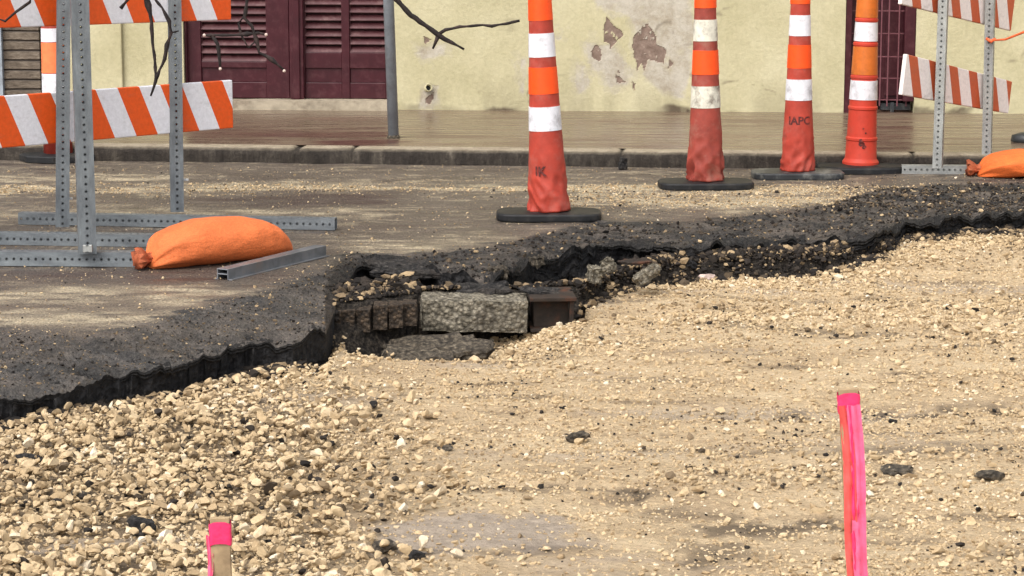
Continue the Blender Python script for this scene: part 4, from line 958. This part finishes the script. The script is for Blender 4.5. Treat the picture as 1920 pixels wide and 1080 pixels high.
for (u, v) in ((345, 337), (127, 372)):                            # bolts
    g = P(u, v, gC.y if u > 200 else gA.y); bm = bmesh.new(); box(bm, -.006, .018, -.004, .004, -.004, .004); o = bm_obj('bolt', bm, M['white_paint'], root, bevel=.001); o.location = g - root.location
# nearer frame: single heavy upright on its own foot, boards above the picture
gB = G(164, 474, .05); root = empty('barricade_frame', (gB.x, gB.y, 0)); tag(root, 'thick perforated steel upright on a long ground rail, left of the orange sandbag', 'barricade')
tB = P(149, 0, gB.y); dB = (tB - gB).normalized(); sqtube('upright', gB, gB + dB * 1.5, .060, M['galv'], root, R(14))
fl, fr = G(-330, 495, 0), G(290, 499, 0); sqtube('foot', fl + Vector((0, 0, .026)), fr + Vector((0, 0, .026)), .050, M['galv'], root, 0)
gB2 = gB + Vector((-1.0, -.02, 0)); sqtube('upright', gB2, gB2 + Vector((0, 0, 1.45)), .060, M['galv'], root, R(14))
sqtube('rail', gB + Vector((-1.05, .04, 1.25)), gB + Vector((.06, .045, 1.25)), .045, M['galv'], root, 0)
bm = bmesh.new(); box(bm, -.016, .016, -.012, .004, -.012, .014); o = bm_obj('bracket', bm, M['galv2'], root, bevel=.002); o.location = P(165, 466, gB.y - .045) - root.location

# right barricade
gD = G(1758, 314, .045); gE = G(1850, 300, .045)
root = empty('striped_barricade', (gD.x, gD.y, 0)); tag(root, 'right barricade with faded narrow striped boards sloping down beside the gated doorway', 'barricade', 'striped road barricades')
for g, ut in ((gD, 1769), (gE, 1857)):
    t = P(ut, 0, g.y); sqtube('upright', g, g + (t - g).normalized() * 1.4, .041, M['galv2'], root, R(-20))
dDE = (gE - gD); dDE.z = 0; dDE.normalize(); nDE = Vector((-dDE.y, dDE.x, 0))
def bp2(u, v):
    d = ray(u, v); c = Vector((0, 0, CH)); o0 = gD + nDE * .03; t = (o0 - c).dot(nDE) / d.dot(nDE); return c + d * t
for (a, b, h0, h1) in (((1691, 178), (1891, 213), .182, .152), ((1690, 8), (1896, 58), .182, .16), ((1690, -172), (1896, -112), .182, .17)):
    board('board', bp2(*a), bp2(*b), h0, h1, .020, S2, root)
fl, fr = G(1690, 326, 0), G(1990, 328, 0); sqtube('foot', fl + Vector((0, 0, .022)), fr + Vector((0, 0, .022)), .040, M['galv2'], root, 0)
fl, fr = G(1800, 309, 0), G(2080, 311, 0); sqtube('foot', fl + Vector((0, 0, .022)), fr + Vector((0, 0, .022)), .040, M['galv2'], root, 0)
# orange cord tied to the far upright
bm = bmesh.new(); k0 = P(1857, 76, gE.y - .03)
tube_path(bm, [k0, P(1885, 74, gE.y - .1), P(1925, 58, gE.y - .2), P(2100, 10, gE.y - .6)], [.004, .005, .006, .005], 6)
tube_path(bm, [k0 + Vector((-.02, 0, .01)), k0 + Vector((.0, -.012, -.004)), k0 + Vector((.022, 0, .008))], [.006, .009, .006], 8)
tag(bm_obj('orange_cord', bm, M['tape'], smooth=True), 'thin orange cord tied to the farther right upright and running off to the right', 'cord')

# ------------------------------------------------------------------ sandbags
def sandbag(loc, rz, L, Wd_, Hh, mat, neckmat, label, seed, wr=.004, roll=0):
    root = empty('sandbag', loc, rz); tag(root, label, 'sandbag', 'orange sandbags holding the barricades')
    bm = bmesh.new(); NU, NV = 60, 44; rings = []
    for i in range(NU + 1):
        s_ = i / NU; x = -L / 2 + L * s_
        r = float(np.interp(s_, [0, .02, .06, .12, .22, .36, .5, .64, .76, .86, .93, .98, 1], [.14, .40, .63, .79, .92, .99, 1, .97, .88, .70, .47, .22, .06]))
        cz = Hh * .5 * r * (.95 if s_ < .8 else 1.0) ; ring = []
        for j in range(NV):
            a = 2 * math.pi * j / NV; cy, sz_ = math.cos(a), math.sin(a)
            y = Wd_ / 2 * r * math.copysign(abs(cy) ** .8, cy); z = Hh / 2 * r * (math.copysign(abs(sz_) ** .85, sz_)); zc = Hh / 2 * r * .98 + .02 * max(0, s_ - .75) * 4 * .4
            wk = wr * float(fbm(np.array([s_ * 5 + seed]), np.array([a * 2.2]), 141 + seed, 4))
            pk = math.exp(-s_ * 9) * .012 * math.sin(a * 7 + seed) * r * 1.6                    # gathers at the neck
            wk += .0035 * mn.ridged_multi_fractal(Vector((s_ * 3 + seed, math.cos(a) * 1.3, math.sin(a) * 1.3)), 1, 2, 3, 1, 2) - .004; ring.append(bm.verts.new((x, y * (1 + wk * 8) + pk * cy, max(.002 + .004 * abs(wk) * 60, zc + z + wk + pk * sz_))))
        rings.append(ring)
    for a, b in zip(rings, rings[1:]):
        for j in range(NV): bm.faces.new((a[j], a[(j + 1) % NV], b[(j + 1) % NV], b[j]))
    bm.faces.new(rings[0]); bm.faces.new(rings[-1]); bag = bm_obj('bag', bm, mat, root, smooth=True)
    m = bag.modifiers.new('s', 'SUBSURF'); m.levels = 1; m.render_levels = 1
    bm = bmesh.new(); rg = []
    for i, (x, r) in enumerate(((-L / 2 + .012, .020), (-L / 2 - .004, .016), (-L / 2 - .014, .024), (-L / 2 - .034, .036), (-L / 2 - .045, .033))):
        rg.append([bm.verts.new((x + random.uniform(-.006, .006) * (i > 2), r * math.cos(2 * math.pi * j / 20) * (1 + .35 * math.sin(j * 2.3 + i)), max(.003, .034 + r * math.sin(2 * math.pi * j / 20) * (1 + .3 * math.cos(j * 3.1))))) for j in range(20)])
    for a, b in zip(rg, rg[1:]):
        for j in range(20): bm.faces.new((a[j], a[(j + 1) % 20], b[(j + 1) % 20], b[j]))
    bm.faces.new(rg[-1]); bm_obj('neck', bm, neckmat, root, smooth=True)
    return root
b0, b1 = G(277, 506, 0), G(546, 477, 0); ctr = (b0 + b1) / 2; sandbag((ctr.x, ctr.y + .02, 0), math.atan2(b1.y - b0.y, b1.x - b0.x), (b1 - b0).length, .25, .158, M['bag'], M['bagneck'], 'plump smooth orange sandbag with tied neck beside the left barricade feet', 2, .003)
b0, b1 = G(1832, 331, 0), G(2060, 331, 0); ctr = (b0 + b1) / 2; sandbag((ctr.x, ctr.y + .0, .0), 0, (b1 - b0).length, .28, .120, M['bag2'], M['bagneck'], 'wrinkled orange sandbag at the right edge on the right barricade feet', 6, .012)
# dark rubber piece on the sidewalk, far right
p = G(1935, 267, KZ); root = empty('rubber_base', p, R(5)); tag(root, 'black rubber cone base lying on the sidewalk at the right edge', 'rubber base')
bm = bmesh.new(); lathe(bm, [(.10, 0), (.105, .01), (.10, .035), (.06, .048), (.03, .048), (.028, .02)], 24, 1, .7); bm_obj('rubber_ring', bm, M['rubber_grey'], root, smooth=True)
# clods in front of the kerb drain gaps
for (u, v, s_, lb) in ((1166, 318, 1.0, 'dark clod lodged in the kerb gap between the first two cones'), (1711, 320, .8, 'dark clod in the kerb gap left of the right barricade upright')):
    g = G(u, 318, 0); rough = rough_box('kerb_clod', .030 * s_, .025, .055 * s_, M['chunk'], (g.x, g.y - .008, 0.002), R(20), R(12), 0, .008, 10); tag(rough, lb, 'clod', 'clods in the kerb gaps')

# ------------------------------------------------------------------ loose steel channel
c0, c1 = G(428, 526, 0), G(612, 480, 0); d = c1 - c0; L = d.length; root = empty('steel_channel', c0, math.atan2(d.y, d.x)); tag(root, 'short grey steel channel post lying on the asphalt in front of the sandbag', 'steel post')
bm = bmesh.new(); th = .004; wv = .046; hv = .038
box(bm, 0, L, 0, th, 0, hv); box(bm, 0, L, wv - th, wv, 0, hv); box(bm, 0, L, th, wv - th, hv - th, hv - .0005); box(bm, 0, L, th, wv - th, hv * .46, hv * .46 + th)
bm_obj('channel', bm, M['steel'], root, bevel=.0012)
bm = bmesh.new(); box(bm, 0, L, -.014, -.0005, .0, th); box(bm, 0, L, wv + .0005, wv + .014, 0, th); bm_obj('flange', bm, M['steel'], root, bevel=.001)

# ------------------------------------------------------------------ survey stakes
def stake(u, vtop, Y, lean, label, tails, wrap, ext=.12):
    top = P(u, vtop, Y); zb = float(bed_z(np.array([top.x]), np.array([Y]))[0]); H = top.z - zb
    root = empty('survey_stake', (top.x - math.tan(R(lean)) * H, Y, zb), 0, R(lean)); tag(root, label, 'stake', 'wooden survey stakes with pink ribbon')
    bm = bmesh.new(); box(bm, -.017, .017, -.006, .006, -ext, H)
    bm_obj('lath', bm, M['lath'], root, bevel=.0012)
    bm = bmesh.new(); lathe(bm, [(1, 0), (1.05, .006), (.98, .014), (1.04, .024), (1, .032)], 24, cap=False)
    for v_ in bm.verts:
        a = math.atan2(v_.co.y, v_.co.x); k = math.hypot(v_.co.x, v_.co.y)
        v_.co.x = .0195 * k * math.copysign(abs(math.cos(a)) ** .5, math.cos(a)); v_.co.y = .0095 * k * math.copysign(abs(math.sin(a)) ** .5, math.sin(a)); v_.co.z = v_.co.z * wrap / .032 + H - wrap - .008 + .002 * math.sin(a * 3)
    bm_obj('ribbon_wrap', bm, M['pink'], root, smooth=True)
    for (x0, x1, y, w_, ln, m) in tails:
        bm = bmesh.new(); pr = []; n = 30
        for i in range(n + 1):
            t = i / n; z = H - wrap * .8 - t * ln; xx = x0 + (x1 - x0) * t + .0025 * math.sin(t * 9); yy = y - .010 - .006 * math.sin(t * 5) * t; tw = .5 * math.sin(t * 6)
            row = []
            for k in range(7):
                q = (k / 6 - .5) * w_; fold = .0035 * math.sin(k * 1.6 + t * 2) + .007 * mn.fractal(Vector((k * .35 + x0 * 90, t * 16, y * 50)), 1, 2, 3)
                row.append((xx + q * math.cos(tw * .5), yy - q * math.sin(tw * .5) + fold, z))
            pr.append(row)
        fr_ = [[bm.verts.new(c) for c in r] for r in pr]; bk = [[bm.verts.new((c[0], c[1] + .0006, c[2])) for c in r] for r in pr]
        for i in range(n):
            for k in range(6): bm.faces.new((fr_[i][k], fr_[i][k + 1], fr_[i + 1][k + 1], fr_[i + 1][k])); bm.faces.new((bk[i][k], bk[i + 1][k], bk[i + 1][k + 1], bk[i][k + 1]))
        bm_obj('ribbon_tail', bm, m, root, smooth=True)
    return root
stake(1590, 727, 3.95, -4.0, 'tall stake wrapped top to bottom in hanging pink ribbon, right foreground', [(-.009, -.004, -.001, .021, .50, M['coral']), (.006, .009, -.004, .024, .52, M['pink_pale']), (.0, .001, -.001, .014, .48, M['pink'])], .034)
stake(412, 970, 3.95, -1.0, 'short bare wood stake with pink ribbon round its top, left foreground', [(-.020, -.026, .006, .011, .26, M['pink_pale'])], .040)

# ------------------------------------------------------------------ bare tree whose twigs hang into view
TY = 7.35
tr = empty('bare_tree', (-3.15, 7.3, 0)); tag(tr, 'bare dark tree whose twigs hang across the top of the picture', 'tree')
def rel(p): return Vector(p) - tr.location
def px(u, v, dy=0): return rel(P(u, v, TY + dy))
bm = bmesh.new(); tube_path(bm, [(0, 0, -.05), (.03, .02, .8), (-.02, .04, 1.6), (.08, .0, 2.6), (.05, .1, 3.6)], [.09, .07, .062, .045, .02], 14, .004); bm_obj('trunk', bm, M['bark'], tr, smooth=True)
bm = bmesh.new()
l0 = Vector((0, 0.02, 1.15)); limb = [l0, px(-250, -210), px(0, -190), px(250, -160), px(450, -170), px(640, -150), px(725, -60)]
tube_path(bm, limb, [.04, .030, .026, .022, .018, .014, .0115], 10, .003)
tube_path(bm, [px(725, -60), px(742, -2), px(770, 28), px(798, 48), px(822, 66), px(846, 80), px(870, 92)], [.0115, .0085, .0075, .0075, .0085, .0045, .003], 8, .002)
tube_path(bm, [px(822, 64), px(835, 56), px(862, 50), px(905, 47), px(922, 49), px(950, 44), px(974, 39)], [.006, .0042, .0036, .0032, .0046, .0032, .005], 8, .0012)
tube_path(bm, [px(822, 66), px(818, 78), px(812, 92)], [.006, .0055, .003], 8, .002)
tube_path(bm, [px(250, -160), px(262, -40), px(278, 10), px(284, 40), px(286, 80), px(291, 115), px(292, 150), px(283, 180)], [.013, .012, .0095, .0055, .0050, .0042, .0046, .0034], 8, .0015)
tube_path(bm, [px(262, -30), px(290, -2), px(304, 15), px(317, 40), px(321, 62), px(313, 85), px(309, 110), px(300, 130), px(292, 150)], [.007, .0046, .004, .0042, .005, .0058, .0048, .0045, .004], 8, .0012)
tube_path(bm, [px(317, 62), px(335, 58)], [.003, .002], 6)
tube_path(bm, [px(262, -30), px(243, -4), px(226, 16)], [.006, .0045, .0048], 8, .001)
tube_path(bm, [px(0, -190), px(70, -40), px(56, 4), px(30, 22), px(10, 40), px(-6, 34)], [.012, .005, .0038, .0035, .003, .002], 6, .001)
tube_path(bm, [px(450, -170), px(470, -40), px(462, 10), px(458, 34), px(472, 48), px(480, 72), px(486, 98), px(510, 112), px(532, 131)], [.010, .005, .0045, .004, .0046, .004, .0042, .0045, .0036], 8, .0012)
tube_path(bm, [px(460, 28), px(447, 44), px(452, 66), px(466, 90)], [.004, .0034, .0032, .0022], 6, .001)
tube_path(bm, [px(466, 90), px(480, 76)], [.0022, .0026], 6)
tube_path(bm, [px(486, 62), px(440, 66), px(384, 66)], [.0042, .0042, .0038], 6, .0006)
tube_path(bm, [px(486, 62), px(499, 65)], [.0040, .0036], 6)
tube_path(bm, [px(398, 67), px(408, 82), px(411, 104), px(413, 127)], [.003, .0045, .0036, .003], 6, .001)
bm_obj('branch', bm, M['bark'], tr, smooth=True)
for (u, v) in ((413, 129), (533, 133), (499, 65), (383, 66)):
    bm = bmesh.new(); bmesh.ops.create_icosphere(bm, subdivisions=2, radius=.0052); o = bm_obj('cut_end', bm, M['twigcut'], tr, smooth=True); o.location = px(u, v, -.004)
print('verts', sum(len(o.data.vertices) for o in scene.objects if o.type == 'MESH'))
